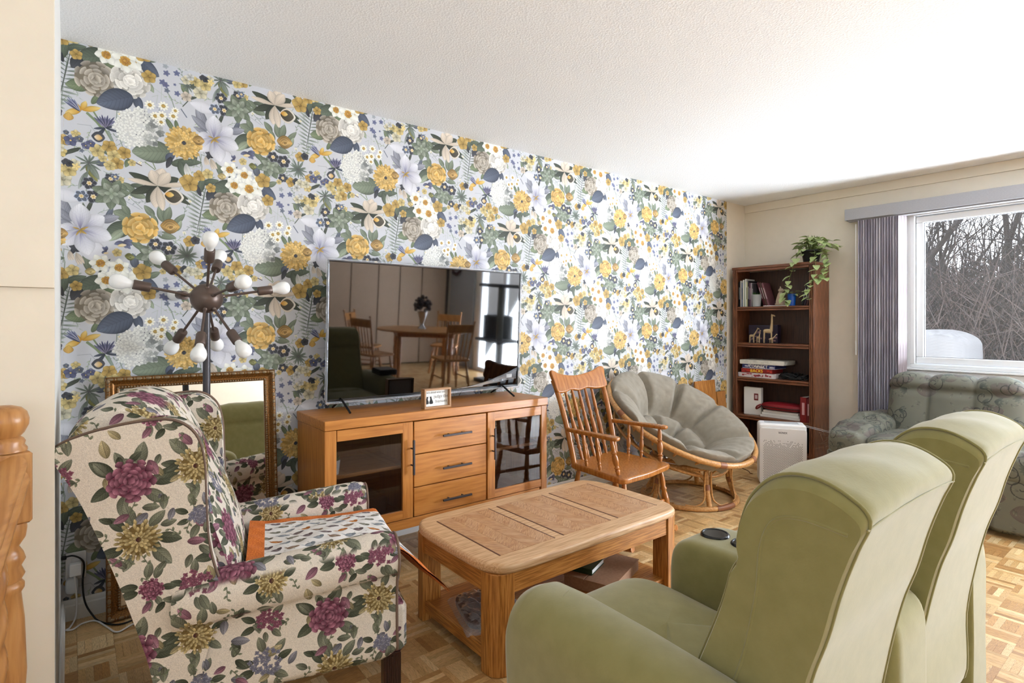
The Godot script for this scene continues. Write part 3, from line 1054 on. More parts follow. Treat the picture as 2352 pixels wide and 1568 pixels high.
func sofa_print(p: Paint) -> void:
	var r := RandomNumberGenerator.new()
	r.seed = 9
	for k in 9:
		var x := r.randf() * .64
		var y := r.randf() * .6
		p.petal(x - .05, y, .13, .10, r.randf() * 6.0, Color(.38, .33, .32), Color(.40, .37, .35), .2, .1, 1.0, .6)
	for k in 24:      # scrolls
		var o := Vector2(r.randf() * .64, r.randf() * .6)
		var a := r.randf() * TAU
		var pts := []
		for j in 26:
			var q := .062 * (1.0 - j / 27.0)
			pts.append_array([o.x + cos(a + j * .33) * q, o.y - sin(a + j * .33) * q])
		p.line(pts, .0035, Color(.21, .22, .21), .85)
		for j in 4:
			p.petal(o.x + cos(a) * .06, o.y - sin(a) * .06, .05, .016, a + .6 + j * .4, Color(.27, .29, .27), Color(.36, .39, .35), .2, .1, 1.0, .8)
	for k in 110:
		p.petal(r.randf() * .64, r.randf() * .6, .03, .012, r.randf() * TAU, Color(.27, .28, .25), Color(.52, .53, .47), .2, 0.0, 1.0, .7)


func quilt_print(p: Paint) -> void:
	var r := RandomNumberGenerator.new()
	r.seed = 4
	var cols := [Color(.42, .43, .46), Color(.56, .45, .36), Color(.72, .42, .16), Color(.48, .46, .40), Color(.40, .33, .33), Color(.52, .55, .58)]
	for j in 6:
		for i in 6:
			var x := (i + .5 + (.5 if j % 2 else 0.0)) * .26 / 6 + r.randf_range(-.004, .004)
			var y := (j + .5) * .24 / 6 + r.randf_range(-.004, .004)
			var c: Color = cols[r.randi() % cols.size()]
			var a := r.randf_range(-.6, .6)
			p.petal(x - .012 * cos(a), y + .012 * sin(a), .028, .019, a, c, c.lightened(.3), .45)          # curled-up body
			p.petal(x + .008 * cos(a), y - .008 * sin(a), .014, .012, a + .8, c.darkened(.2), c, .2)       # head
			p.petal(x - .010 * cos(a), y + .010 * sin(a), .016, .005, a + 2.4, c, Color(.92, .91, .9), .2) # tail
	for k in 50:
		p.petal(r.randf() * .26, r.randf() * .24, .006, .003, r.randf() * TAU, Color(.6, .6, .55), Color(.7, .68, .6), .1, 0.0, 1.0, .7)


# ---------------------------------------------------------------- room shell
func build_room() -> void:
	var wall := struct("wall_back", mb().slab(Vector3(-.2, 0, -.14), Vector3(WX + .14, TOP, -.002), 0.0), M.beige)
	# wallpaper hung in drops; every second drop is shifted by half the repeat
	var x := -.511 - .021
	var i := -1
	while x < 5.05:
		var a := maxf(x, -.03)
		var b := minf(x + .511, 5.055)
		if b > a:
			var m := mb()
			var off := posmod(i, 2) * .5
			var u0 := (a - x) / .511
			var u1 := (b - x) / .511
			var p := [m.vert(Vector3(a, 0, 0), Vector3.BACK, Vector2(u0, TOP / .982 + off)), m.vert(Vector3(b, 0, 0), Vector3.BACK, Vector2(u1, TOP / .982 + off)),
				m.vert(Vector3(b, TOP, 0), Vector3.BACK, Vector2(u1, off)), m.vert(Vector3(a, TOP, 0), Vector3.BACK, Vector2(u0, off))]
			m.quad(p[0], p[1], p[2], p[3])
			# paper edge
			m.face(Vector3(b, 0, -.002), Vector3(b, 0, 0), Vector3(b, TOP, 0), Vector3(b, TOP, -.002))
			part("wallpaper_drop", m, M.wallpaper, wall)
		x += .511
		i += 1
	struct("wall_left", mb().slab(Vector3(-.18, 0, -.14), Vector3(-.03, TOP, NIB - .02), 0.0), M.offwhite)  # paler than the stair wall: window light on this side put into the colour
	var sw := struct("wall_stair", mb().slab(Vector3(LX - .14, 0, NIB - .019), Vector3(-.0305, 1.338, NIB), 0.0), M.beige)
	part("wall_upper_panel", mb().slab(Vector3(LX, 1.3385, NIB - .019), Vector3(-.0305, TOP, NIB + .016), .001), M.beige, sw)
	part("wall_core", mb().slab(Vector3(LX - .14, 0, NIB - .14), Vector3(-.181, TOP, NIB - .0195), 0.0), M.beige, sw)
	struct("wall_side", mb().slab(Vector3(LX - .14, 0, NIB), Vector3(LX, TOP, BZ), 0.0), M.beige)
	struct("wall_far", mb().slab(Vector3(LX - .14, 0, BZ), Vector3(-2.2, TOP, BZ + .14), 0.0).slab(Vector3(-.3, 0, BZ), Vector3(WX + .14, TOP, BZ + .14), 0.0).slab(Vector3(-2.2, 0, BZ), Vector3(-.3, .9, BZ + .14), 0.0).slab(Vector3(-2.2, 2.1, BZ), Vector3(-.3, TOP, BZ + .14), 0.0), M.beige)
	# window wall with two openings
	var ww := mb()
	ww.slab(Vector3(WX, 0, -.14), Vector3(WX + .14, TOP, 1.43), 0.0)
	ww.slab(Vector3(WX, 0, 1.43), Vector3(WX + .14, .885, 3.55), 0.0)
	ww.slab(Vector3(WX, 2.15, 1.43), Vector3(WX + .14, TOP, 3.55), 0.0)
	ww.slab(Vector3(WX, 0, 3.55), Vector3(WX + .14, TOP, 3.82), 0.0)
	ww.slab(Vector3(WX, 2.12, 3.82), Vector3(WX + .14, TOP, 5.08), 0.0)
	ww.slab(Vector3(WX, 0, 5.08), Vector3(WX + .14, TOP, BZ), 0.0)
	struct("wall_right", ww, M.beige)
	struct("ceiling", mb().slab(Vector3(LX - .14, TOP, -.14), Vector3(WX + .14, TOP + .12, BZ + .14), 0.0), M.ceiling)
	# board along the top of the window wall
	struct("trim_1", mb().slab(Vector3(WX - .014, 2.362, .002), Vector3(WX + .002, TOP - .001, BZ - .01), .002), M.beige)
	var bb := mb()
	base_profile(bb, Vector3(-.028, 0, .001), Vector3(WX - .002, 0, .001), Vector3.BACK)
	struct("baseboard_back", bb, M.white_trim)
	bb = mb()
	base_profile(bb, Vector3(-.029, 0, .02), Vector3(-.029, 0, NIB), Vector3.RIGHT)
	struct("baseboard_left", bb, M.white_trim)
	bb = mb()
	base_profile(bb, Vector3(WX - .001, 0, .02), Vector3(WX - .001, 0, 3.8), Vector3.LEFT)
	struct("baseboard_right", bb, M.white_trim)


func base_profile(m: MB, a: Vector3, b: Vector3, out: Vector3) -> void:
	var prof := [Vector2(.0, .086), Vector2(.006, .086), Vector2(.009, .078), Vector2(.010, .066), Vector2(.014, .060), Vector2(.014, 0.0)]
	for i in prof.size() - 1:
		var p: Vector2 = prof[i]
		var q: Vector2 = prof[i + 1]
		m.face(a + out * p.x + Vector3.UP * p.y, b + out * p.x + Vector3.UP * p.y, b + out * q.x + Vector3.UP * q.y, a + out * q.x + Vector3.UP * q.y)
	m.face(a, a + out * .014, a + out * .014 + Vector3.UP * .06, a + Vector3.UP * .086)
	m.face(b, b + out * .014, b + out * .014 + Vector3.UP * .06, b + Vector3.UP * .086)


# finger parquet: square blocks of five strips, every second block turned
func build_floor() -> void:
	var fl := struct("floor", mb().slab(Vector3(LX - .14, -.12, -.14), Vector3(WX + .14, -.012, BZ + .14), 0.0), M.oak_worn)
	var pm := grain_mat("parquet", [Color(.80, .78, .74), Color(.96, .95, .93), Color(1, 1, 1)], Vector3(3, 3, 3), .3, 0.0, .03, 4, 61, [.2, .5, .8])
	pm.vertex_color_use_as_albedo = true
	pm.metallic_specular = .5
	var across := pm.duplicate()
	pm.uv1_scale = Vector3(2.2, 5, 30)
	across.uv1_scale = Vector3(30, 5, 2.2)
	var rng := RandomNumberGenerator.new()
	rng.seed = 77
	var s := .1143
	var tones := [Color(.64, .40, .175), Color(.72, .48, .23), Color(.56, .32, .125), Color(.76, .54, .28), Color(.67, .43, .19), Color(.81, .61, .34), Color(.47, .255, .095), Color(.74, .50, .24)]
	var strips := []
	var nx := int(ceil((WX - LX) / s))
	var nz := int(ceil(BZ / s))
	for bz in nz:
		for bx in nx:
			var x0 := WX - (bx + 1) * s
			var z0 := bz * s
			var block: int = rng.randi() % 8
			var turned := (bx + bz) % 2 == 0
			for k in 5:
				var c: Color = tones[block] if rng.randf() < .5 else tones[rng.randi() % 8]
				var kk := rng.randf_range(.88, 1.14)
				c = Color(c.r * kk, c.g * kk, c.b * kk)
				var a := Vector3(x0 + (k * s / 5 if turned else 0.0), 0, z0 + (0.0 if turned else k * s / 5))
				var size := Vector3(s / 5 if turned else s, 0, s if turned else s / 5)
				strips.append([a, size, c, turned])
	# the strips that show largest in the photograph become parts of their own
	var fwd := Vector3(cos(atan2(1634.0, 1288.0)), 0, -sin(atan2(1634.0, 1288.0)))
	var right := Vector3(-fwd.z, 0, fwd.x)
	var seen := []
	for i in strips.size():
		var m: Vector3 = strips[i][0] + strips[i][1] * .5
		var d := m - CAM
		var k := d.dot(fwd)
		if k < .5:
			continue
		var u := 1176 + FOCAL * d.dot(right) / k
		var v := 742 + FOCAL * CAM.y / k
		if u < 150 or u > 2352 or v > 1575:
			continue
		var hid := false
		for r in [[-.1, .35, .9, 1.75], [.75, 1.6, 2.45, 3.1], [1.17, .84, 2.25, 1.46], [4.1, 1.1, 5.4, 2.4], [.9, 0, 2.35, .45]]:
			if m.x > r[0] and m.z > r[1] and m.x < r[2] and m.z < r[3]:
				hid = true
		if u > 300 and u < 800 or u > 1180 and u < 2230 and v > 1390:
			hid = true
		if not hid:
			seen.append([k, i])
	seen.sort_custom(func(p, q): return p[0] < q[0])
	var own := {}
	for q in seen.slice(0, 300):
		own[q[1]] = true
	var rest := mb()
	var rest_across := mb()
	rest.tinted = true
	rest_across.tinted = true
	for i in strips.size():
		var t: Array = strips[i]
		var m: MB = (rest_across if t[3] else rest)
		if own.has(i):
			m = mb()
			m.tinted = true
		m.tint = t[2]
		strip(m, t[0], t[1])
		if own.has(i):
			part("parquet_strip", m, across if t[3] else pm, fl)
	part("parquet", rest, pm, fl).set_meta("kind", "stuff")
	part("parquet", rest_across, across, fl).set_meta("kind", "stuff")


func strip(m: MB, a: Vector3, s: Vector3) -> void:
	var e := .0009
	var lo := -.0022
	var f := m.v.size()
	for y in [0.0, lo]:
		var g: float = (e if y == 0.0 else .00015)
		m.vert(Vector3(a.x + g, y, a.z + g), Vector3(-.4, 1, -.4) if y < 0 else Vector3.UP)
		m.vert(Vector3(a.x + s.x - g, y, a.z + g), Vector3(.4, 1, -.4) if y < 0 else Vector3.UP)
		m.vert(Vector3(a.x + s.x - g, y, a.z + s.z - g), Vector3(.4, 1, .4) if y < 0 else Vector3.UP)
		m.vert(Vector3(a.x + g, y, a.z + s.z - g), Vector3(-.4, 1, .4) if y < 0 else Vector3.UP)
	m.quad(f, f + 1, f + 2, f + 3)
	for k in 4:
		var j := (k + 1) % 4
		m.quad(f + k, f + j, f + 4 + j, f + 4 + k)


# ---------------------------------------------------------------- window, blind, outside
func frame_of(m: MB, x0: float, x1: float, y0: float, y1: float, z0: float, z1: float, w: float, bev := .004) -> void:
	m.slab(Vector3(x0, y0, z0), Vector3(x1, y0 + w, z1), bev)
	m.slab(Vector3(x0, y1 - w, z0), Vector3(x1, y1, z1), bev)
	m.slab(Vector3(x0, y0 + w, z0), Vector3(x1, y1 - w, z0 + w), bev)
	m.slab(Vector3(x0, y0 + w, z1 - w), Vector3(x1, y1 - w, z1), bev)


func build_window() -> void:
	var wn := mb()
	frame_of(wn, WX - .012, WX + .10, .89, 2.15, 1.432, 3.55, .03)
	var o := struct("window_1", wn, M.vinyl)
	var sash := mb()
	frame_of(sash, WX + .015, WX + .075, .925, 2.115, 1.463, 2.50, .052, .006)
	part("window_sash", sash, M.vinyl, o)
	sash = mb()
	frame_of(sash, WX + .03, WX + .085, .925, 2.115, 2.45, 3.515, .052, .006)
	part("window_sash", sash, M.vinyl, o)
	part("window_pane", mb().slab(Vector3(WX + .04, .97, 1.51), Vector3(WX + .044, 2.07, 2.45), 0.0), M.window_glass, o)
	part("window_pane", mb().slab(Vector3(WX + .055, .97, 2.50), Vector3(WX + .059, 2.07, 3.47), 0.0), M.window_glass, o)
	part("window_gasket", frame_gasket(1.512, 2.452), M.black, o)
	part("window_sill", mb().slab(Vector3(WX - .03, .872, 1.40), Vector3(WX + .03, .889, 3.58), .004), M.vinyl, o)
	var cs := mb()
	frame_of(cs, WX - .012, WX + .002, .82, 2.20, 1.385, 3.60, .05, .003)
	struct("trim_2", cs, M.vinyl)
	# patio door further along
	var pd := mb()
	frame_of(pd, WX - .01, WX + .12, 0.0, 2.12, 3.82, 5.08, .06)
	pd.slab(Vector3(WX + .02, .06, 4.41), Vector3(WX + .08, 2.06, 4.49), .004)
	var d := struct("window_2", pd, M.vinyl)
	part("window_pane", mb().slab(Vector3(WX + .05, .06, 3.88), Vector3(WX + .054, 2.06, 5.02), 0.0), M.window_glass, d)
	var fw := mb()
	fw.slab(Vector3(-2.2, .9, BZ - .01), Vector3(-.3, .96, BZ + .1)).slab(Vector3(-2.2, 2.04, BZ - .01), Vector3(-.3, 2.1, BZ + .1)).slab(Vector3(-2.2, .96, BZ - .01), Vector3(-2.14, 2.04, BZ + .1)).slab(Vector3(-.36, .96, BZ - .01), Vector3(-.3, 2.04, BZ + .1)).slab(Vector3(-1.28, .96, BZ), Vector3(-1.22, 2.04, BZ + .1))
	var f := struct("added_window_3", fw, M.vinyl)  # window made up behind the camera to go with the fill light
	part("window_pane", mb().slab(Vector3(-2.14, .96, BZ + .046), Vector3(-.36, 2.04, BZ + .05), 0.0), M.window_glass, f)
	# vertical blind drawn to the side
	var bl := thing("vertical_blind", "vertical blind of purple-grey striped fabric vanes stacked beside the window", "blind", Vector3(5.315, 0, 1.10))
	var rng := RandomNumberGenerator.new()
	rng.seed = 3
	var tones := [Color(.68, .66, .71), Color(.57, .54, .60), Color(.75, .735, .78), Color(.63, .60, .66)]
	var vm := []
	for k in 5:
		var cc: Color = tones[k] if k < 4 else Color(.58, .53, .55)
		vm.append(grain_mat("vane_cloth_%d" % k, [cc.darkened(.30), cc, cc.lightened(.30)], Vector3(38, .3, 38), .85, 0.0, .02, 2, 70 + k, [.25, .5, .8]))
	for k in 16:
		var z := .002 + k * .0198
		var v := part("vane", mb().at(xform(Vector3(0, 1.09, z), -.38 + rng.randf_range(-.07, .07))).box(Vector3.ZERO, Vector3(.089, 2.07, .0022), .0008), vm[4 if k == 15 else (k * 3 + k / 4) % 4], bl)
		v.set_meta("label", "striped fabric vane")
	part("wand", mb().rod(Vector3(-.03, 2.1, -.035), Vector3(-.03, .98, -.033), .0035, .0035, 8).rod(Vector3(-.03, 1.10, -.034), Vector3(-.03, .98, -.033), .006, .006, 8), M.white_trim, bl)
	var vl := grain_mat("valance_cloth", [Color(.60, .60, .615), Color(.66, .66, .675)], Vector3(30, 30, 4), .9, .02, .03, 3, 75)
	var va := mb()
	va.slab(Vector3(5.262, 2.136, .985), Vector3(5.272, 2.232, 3.75), .002)
	va.slab(Vector3(5.272, 2.136, .985), Vector3(5.39, 2.232, .995), .002)
	va.slab(Vector3(5.272, 2.222, .995), Vector3(5.39, 2.232, 3.75), .002)
	va.slab(Vector3(5.29, 2.125, 1.0), Vector3(5.34, 2.15, 3.74), .002)
	single("blind_valance", va, vl, "grey fabric valance box running above the window and its blind", "valance")


func frame_gasket(z0: float, z1: float) -> MB:
	var m := mb()
	frame_of(m, WX + .035, WX + .0395, .974, 2.066, z0, z1, .006, 0.0)
	return m


func build_outside() -> void:
	var sn := grain_mat("snow", [Color(.80, .81, .84), Color(.90, .91, .93)], Vector3(.5, .5, .5), .9, 0.0, .02, 4, 81)
	var rng := RandomNumberGenerator.new()
	rng.seed = 12
	var rows := []
	for j in 30:
		var row := PackedVector3Array()
		for i in 40:
			var x := 5.7 + i * 1.6
			var z := -32.0 + j * 2.0
			row.append(Vector3(x, -.75 + .12 * sin(x * .9 + z * .4) + .1 * sin(z * 1.3) + maxf(0.0, x - 15.0) * .035, z))
		rows.append(row)
	struct("ground", mb().grid(rows), sn)
	var lit := grain_mat("bank_dark", [Color(.10, .085, .08), Color(.17, .15, .14), Color(.22, .20, .19)], Vector3(2.5, 2.5, 2.5), .95, 0.0, .08, 4, 85)
	rows = []
	for j in 20:
		var row := PackedVector3Array()
		for i in 12:
			var x := 25.5 + i * 1.4
			var z := -22.0 + j * 2.0
			row.append(Vector3(x, -.6 + minf(3.9, (x - 25.5) * .36) + .35 * sin(z * .5) + .2 * sin(x * 1.7 + z), z))
		rows.append(row)
	struct("sky_blocking_bank", mb().grid(rows), lit)  # bank added behind the thicket to block bright sky between twigs
	# long white cover standing by the house
	var cv := grain_mat("white_cover", [Color(.40, .40, .41), Color(.56, .56, .57)], Vector3(1, 26, 1), .6, .02, .02, 3, 82)
	var o := thing("covered_spa", "long rounded shape under a white cover outside the window", "spa cover", Vector3(9.4, 0, -.15))
	var m := mb()
	var rws := m.pad_rows(Vector3(0, .86, 0), Vector3(1.3, .62, 2.3), 5.0, 44, 20)
	for row in rws:
		for i in row.size():
			row[i].y += .012 * sin(row[i].z * 9.0) - .10 * maxf(0.0, row[i].z - .75)
	m.grid(rws, true)
	part("cover", m, cv, o)
	part("base", mb().slab(Vector3(-.55, -.8, -1.0), Vector3(.55, .6, 1.0), .05), cv, o)
	# bare trees
	var bark := grain_mat("bark", [Color(.10, .09, .085), Color(.19, .17, .16)], Vector3(9, 1.5, 9), .95, 0.0, .03, 4, 83)
	var twig := grain_mat("twig_bark", [Color(.11, .09, .085), Color(.20, .17, .16)], Vector3(3, 3, 3), .95, 0.0, .03, 4, 84)
	var spots := [[15.5, -1.15, 8.6, .17], [17.6, .30, 9.0, .11], [19.5, -.75, 9.0, .12], [22.0, -2.6, 9.5, .15], [23.5, .2, 9.5, .13], [14.2, .45, 7.0, .06], [18.5, -2.4, 8.0, .09]]
	var looks := ["thick straight trunk and one low limb", "slender trunk forking high up", "grey trunk behind the thick one", "broad trunk deep in the thicket", "upright trunk far behind the others", "thin sapling in front of the thicket", "slim leaning trunk beside the thick one"]
	for k in spots.size():
		var s: Array = spots[k]
		var t := thing("bare_tree", "bare winter tree with %s, outside the window" % looks[k], "tree", Vector3(s[0], -.8, s[1]), 0, "bare trees outside")
		var tr := mb()
		var br := mb()
		grow(tr, br, rng, Vector3.ZERO, Vector3(rng.randf_range(-.1, .1), 1, rng.randf_range(-.12, .12)).normalized(), s[2] * .45, s[3], 0)
		part("trunk", tr, bark, t)
		part("branches", br, twig, t)
	# undergrowth: one woven thicket of twigs
	var pale := grain_mat("twig_pale", [Color(.26, .22, .21), Color(.42, .37, .35)], Vector3(3, 3, 3), .95, 0.0, .03, 4, 86)
	for tone in 2:
		var un := mb()
		for k in (5200 if tone == 0 else 1500):
			var x := rng.randf_range(11.5, 24.0) if tone == 0 else rng.randf_range(11.0, 17.0)
			var z := rng.randf_range(-5.2, 2.6) - (x - 14.0) * .12
			var a := Vector3(x, -.7, z)
			var hgt := rng.randf_range(.6, 3.4)
			var lean := Vector3(rng.randf_range(-.5, .5), 1, rng.randf_range(-.6, .6)).normalized()
			var b := a + lean * hgt * .5
			var c2 := b + (lean + Vector3(rng.randf_range(-.5, .5), .2, rng.randf_range(-.7, .7))).normalized() * hgt * .5
			un.tube([a, b, c2], [.013 + hgt * .002, .010, .004], 3, false, false)
			for j in 3:
				var q := b.lerp(c2, rng.randf())
				un.tube([q, q + Vector3(rng.randf_range(-.5, .5), rng.randf_range(.1, .6), rng.randf_range(-.6, .6))], [.0085, .0035], 3, false, false)
		var th := single("thicket" if tone == 0 else "brushwood", un, twig if tone == 0 else pale, "dense grey-brown winter thicket of twigs outside the window" if tone == 0 else "paler dry stems standing in front of the dark thicket outside", "thicket")
		th.set_meta("kind", "stuff")
	# wood edge further off
	var fa := mb()
	for k in 700:
		var x := rng.randf_range(26.0, 40.0)
		var z := rng.randf_range(-12.0, 3.5)
		var hgt := rng.randf_range(2.2, 6.0)
		var top := Vector3(x + rng.randf_range(-1, 1), hgt - .5, z + rng.randf_range(-1.2, 1.2))
		fa.tube([Vector3(x, -.5, z), top], [rng.randf_range(.03, .10), .015], 4, false, false)
		for j in 7:
			var q := Vector3(x, -.5, z).lerp(top, rng.randf_range(.2, 1.0))
			fa.tube([q, q + Vector3(rng.randf_range(-1.2, 1.2), rng.randf_range(.2, 1.4), rng.randf_range(-1.4, 1.4))], [.022, .006], 3, false, false)
	var fo := single("distant_wood", fa, twig, "far strip of bare winter woodland behind the thicket", "woodland")
	fo.set_meta("kind", "stuff")


func grow(tr: MB, br: MB, rng: RandomNumberGenerator, at: Vector3, dir: Vector3, ln: float, r: float, depth: int) -> void:
	var pts := [at]
	var rs := [r]
	var p := at
	var d := dir
	var n := 5 if depth < 2 else 4
	for k in n:
		d = (d + Vector3(rng.randf_range(-.16, .16), rng.randf_range(-.05, .12), rng.randf_range(-.16, .16)) * (1.0 + depth * .4)).normalized()
		p += d * ln / n
		pts.append(p)
		rs.append(r * lerpf(1.0, .5, (k + 1.0) / n))
	(tr if depth == 0 else br).tube(pts, rs, [9, 6, 4, 3, 3][depth], false, false)
	if depth >= 4:
		return
	var kids: int = [6, 5, 5, 4][depth]
	for k in kids:
		var t := rng.randf_range(.35, 1.0) if depth > 0 else rng.randf_range(.3, 1.0)
		var i := mini(int(t * n), n - 1)
		var q: Vector3 = pts[i].lerp(pts[i + 1], t * n - i)
		var nd := (d * .55 + Vector3(rng.randf_range(-1, 1), rng.randf_range(-.15, .8), rng.randf_range(-1, 1)).normalized() * .9).normalized()
		if k == 0 and depth < 2:
			q = p
			nd = (d + Vector3(rng.randf_range(-.3, .3), .1, rng.randf_range(-.3, .3))).normalized()
		grow(tr, br, rng, q, nd, ln * rng.randf_range(.5, .8), r * (.55 if k == 0 else .38), depth + 1)

# ---------------------------------------------------------------- media console and what stands on it
func bar_handle(parent: Node, c: Vector3, ln: float, upright: bool) -> void:
	var d := Vector3.UP if upright else Vector3.RIGHT
	var m := mb()
	m.box(c + Vector3(0, 0, .030), d * ln + (Vector3.ONE - d) * .011, .002)
	for s in [-1.0, 1.0]:
		m.rod(c + d * ln * .24 * s, c + d * ln * .24 * s + Vector3(0, 0, .030), .0042, .0042, 8)
	part("handle", m, M.steel_dark, parent, "dark metal bar handle")


func build_console() -> void:
	var zf := .43
	var o := thing("media_console", "honey-brown wooden media console with two glass doors and three drawers", "cabinet", Vector3(0, 0, 0))
	var x0 := .925
	var x1 := 2.315
	part("top", mb().slab(Vector3(x0, .748, .03), Vector3(x1, .795, zf + .008), .004), M.console_wood, o)
	part("side_panel", mb().slab(Vector3(x0 + .004, .20, .035), Vector3(x0 + .028, .7465, zf - .022), .002), M.console_wood_up, o)
	part("side_panel", mb().slab(Vector3(x1 - .028, .20, .035), Vector3(x1 - .004, .7465, zf - .022), .002), M.console_wood_up, o)
	part("back_panel", mb().slab(Vector3(x0 + .028, .22, .035), Vector3(x1 - .028, .7465, .043), .001), M.console_wood, o)
	part("bottom_panel", mb().slab(Vector3(x0 + .028, .235, .043), Vector3(x1 - .028, .253, zf - .024), .001), M.console_wood, o)
	part("bottom_rail", mb().slab(Vector3(x0 + .062, .20, zf - .03), Vector3(x1 - .062, .249, zf - .002), .002), M.console_wood, o)
	for x in [1.391, 1.855]:
		part("divider", mb().slab(Vector3(x - .009, .253, .043), Vector3(x + .009, .7465, zf - .024), .001), M.console_wood_up, o)
	for x in [[x0 + .003, .986], [2.266, x1 - .003]]:
		part("post", mb().slab(Vector3(x[0], .06, zf - .05), Vector3(x[1], .7465, zf), .003), M.console_wood_up, o)
		part("leg", mb().slab(Vector3(x[0], 0, .05), Vector3(x[1], .20, .10), .003), M.console_wood_up, o)
		part("foot", mb().slab(Vector3(x[0], 0, zf - .05), Vector3(x[1], .06, zf - .001), .003), M.console_wood_up, o)
	# shelves behind the glass
	part("shelf", mb().slab(Vector3(x0 + .03, .503, .045), Vector3(1.38, .522, zf - .04), .002), M.console_wood, o)
	part("shelf", mb().slab(Vector3(1.866, .503, .045), Vector3(x1 - .03, .522, zf - .04), .002), M.console_wood, o)
	# doors
	for k in 2:
		var a: float = .988 if k == 0 else 1.861
		var b: float = 1.388 if k == 0 else 2.2645
		var ga: float = .989 if k == 0 else 1.914
		var gb: float = 1.329 if k == 0 else 2.2625
		var d := part("door", mb().slab(Vector3(a, .691, zf - .022), Vector3(b, .7445, zf), .002), M.console_wood, o)
		part("door_rail", mb().slab(Vector3(a, .252, zf - .022), Vector3(b, .297, zf), .002), M.console_wood, d)
		if k == 0:
			part("door_stile", mb().slab(Vector3(gb, .252, zf - .022), Vector3(b, .7445, zf + .0008), .002), M.console_wood_up, d)
		else:
			part("door_stile", mb().slab(Vector3(a, .252, zf - .022), Vector3(ga, .7445, zf + .0008), .002), M.console_wood_up, d)
		part("door_glass", mb().slab(Vector3(ga - .004, .294, zf - .013), Vector3(gb + .004, .694, zf - .009), 0.0), M.smoked_glass, d)
		bar_handle(d, Vector3(1.377 if k == 0 else 1.893, .566, zf), .178, true)
	# drawers
	var ys := [.252, .402, .404, .572, .574, .7445]
	for k in 3:
		var d := part("drawer", mb().slab(Vector3(1.394, ys[2 * k], zf - .02), Vector3(1.852, ys[2 * k + 1] - .002, zf), .003), M.console_wood, o)
		bar_handle(d, Vector3(1.642, [.313, .483, .655][k], zf), .183, false)
	# potted succulent behind the left door
	var p := thing("potted_succulent", "small green succulent in a white pot behind the console's glass door", "plant", Vector3(1.003, .522, .352))
	part("pot", mb().lathe([Vector2(0, 0), Vector2(.021, 0), Vector2(.0285, .066), Vector2(.0285, .068), Vector2(.026, .068), Vector2(.025, .06), Vector2(0, .06)]), M.white_plastic, p)
	var lm := grain_mat("succulent", [Color(.26, .33, .16), Color(.40, .48, .24)], Vector3(20, 20, 20), .6, 0.0, .02, 3, 90)
	var r := RandomNumberGenerator.new()
	r.seed = 2
	var lf := mb()
	for k in 46:
		var a := r.randf() * TAU
		var t := r.randf()
		var e := Vector3(cos(a) * (.010 + .022 * t), .055 + r.randf_range(.015, .05), sin(a) * (.010 + .022 * t))
		lf.tube([Vector3(cos(a) * .006, .058, sin(a) * .006), Vector3(e.x * .6, (e.y + .06) * .5, e.z * .6), e], [.003, .0042, .0005], 5)
	part("leaves", lf, lm, p)
	# small dark things standing behind the lower glass
	single("storage_box", mb().slab(Vector3(1.155, .2535, .10), Vector3(1.30, .345, .30), .004), M.dark_wood, "dark brown box on the console floor behind the left glass door", "box")
	single("game_console", mb().slab(Vector3(1.02, .2535, .12), Vector3(1.13, .33, .30), .006), M.black, "black device box behind the left glass door", "device")
	# framed message
	var f := thing("message_frame", "small wooden shadow-box frame with a cat message on the console", "frame", Vector3(1.555, .795, .400), .03)
	var fm := grain_mat("pine_frame", [Color(.60, .43, .27), Color(.74, .57, .40)], Vector3(30, 30, 6), .55, 0.0, .02, 3, 91)
	var fw := .168
	var fh := .106
	var fr := mb()
	fr.slab(Vector3(-fw / 2, 0, -.038), Vector3(fw / 2, .010, 0), .001)
	fr.slab(Vector3(-fw / 2, fh - .010, -.038), Vector3(fw / 2, fh, 0), .001)
	fr.slab(Vector3(-fw / 2, .010, -.038), Vector3(-fw / 2 + .010, fh - .010, 0), .001)
	fr.slab(Vector3(fw / 2 - .010, .010, -.038), Vector3(fw / 2, fh - .010, 0), .001)
	part("frame_rim", fr, fm, f)
	var pa := part("print", mb().slab(Vector3(-fw / 2 + .009, .009, -.024), Vector3(fw / 2 - .009, fh - .009, -.020), 0.0), M.white_paper, f, "white card printed with two cats and handwriting")
	write_on("let's drink wine and", .0125, M.print_ink, pa, Transform3D(Basis(), Vector3(-.002, .083, -.0196)), "lettering", "Droid Serif", .0004)
	write_on("judge the", .021, M.print_ink, pa, Transform3D(Basis(), Vector3(.030, .060, -.0196)), "lettering", "Droid Serif", .0004)
	write_on("humans", .019, M.print_ink, pa, Transform3D(Basis(), Vector3(.032, .034, -.0196)), "lettering", "Droid Serif", .0004)
	for s in [-1.0, 1.0]:
		var cat := curve2([Vector2(-.010, 0), Vector2(.010, 0), Vector2(.011, .012), Vector2(.006, .024), Vector2(.008, .032), Vector2(.0085, .040), Vector2(.004, .0365), Vector2(0, .040), Vector2(-.002, .034), Vector2(-.004, .024), Vector2(-.010, .013)], 4)
		var t := Transform3D(Basis.from_scale(Vector3(s, 1, 1)), Vector3(-.045 - .0135 * s, .024, -.0196))
		part("cat_silhouette", mb().at(t).extrude(cat, .0004, 0.0, 1), M.print_ink, pa)


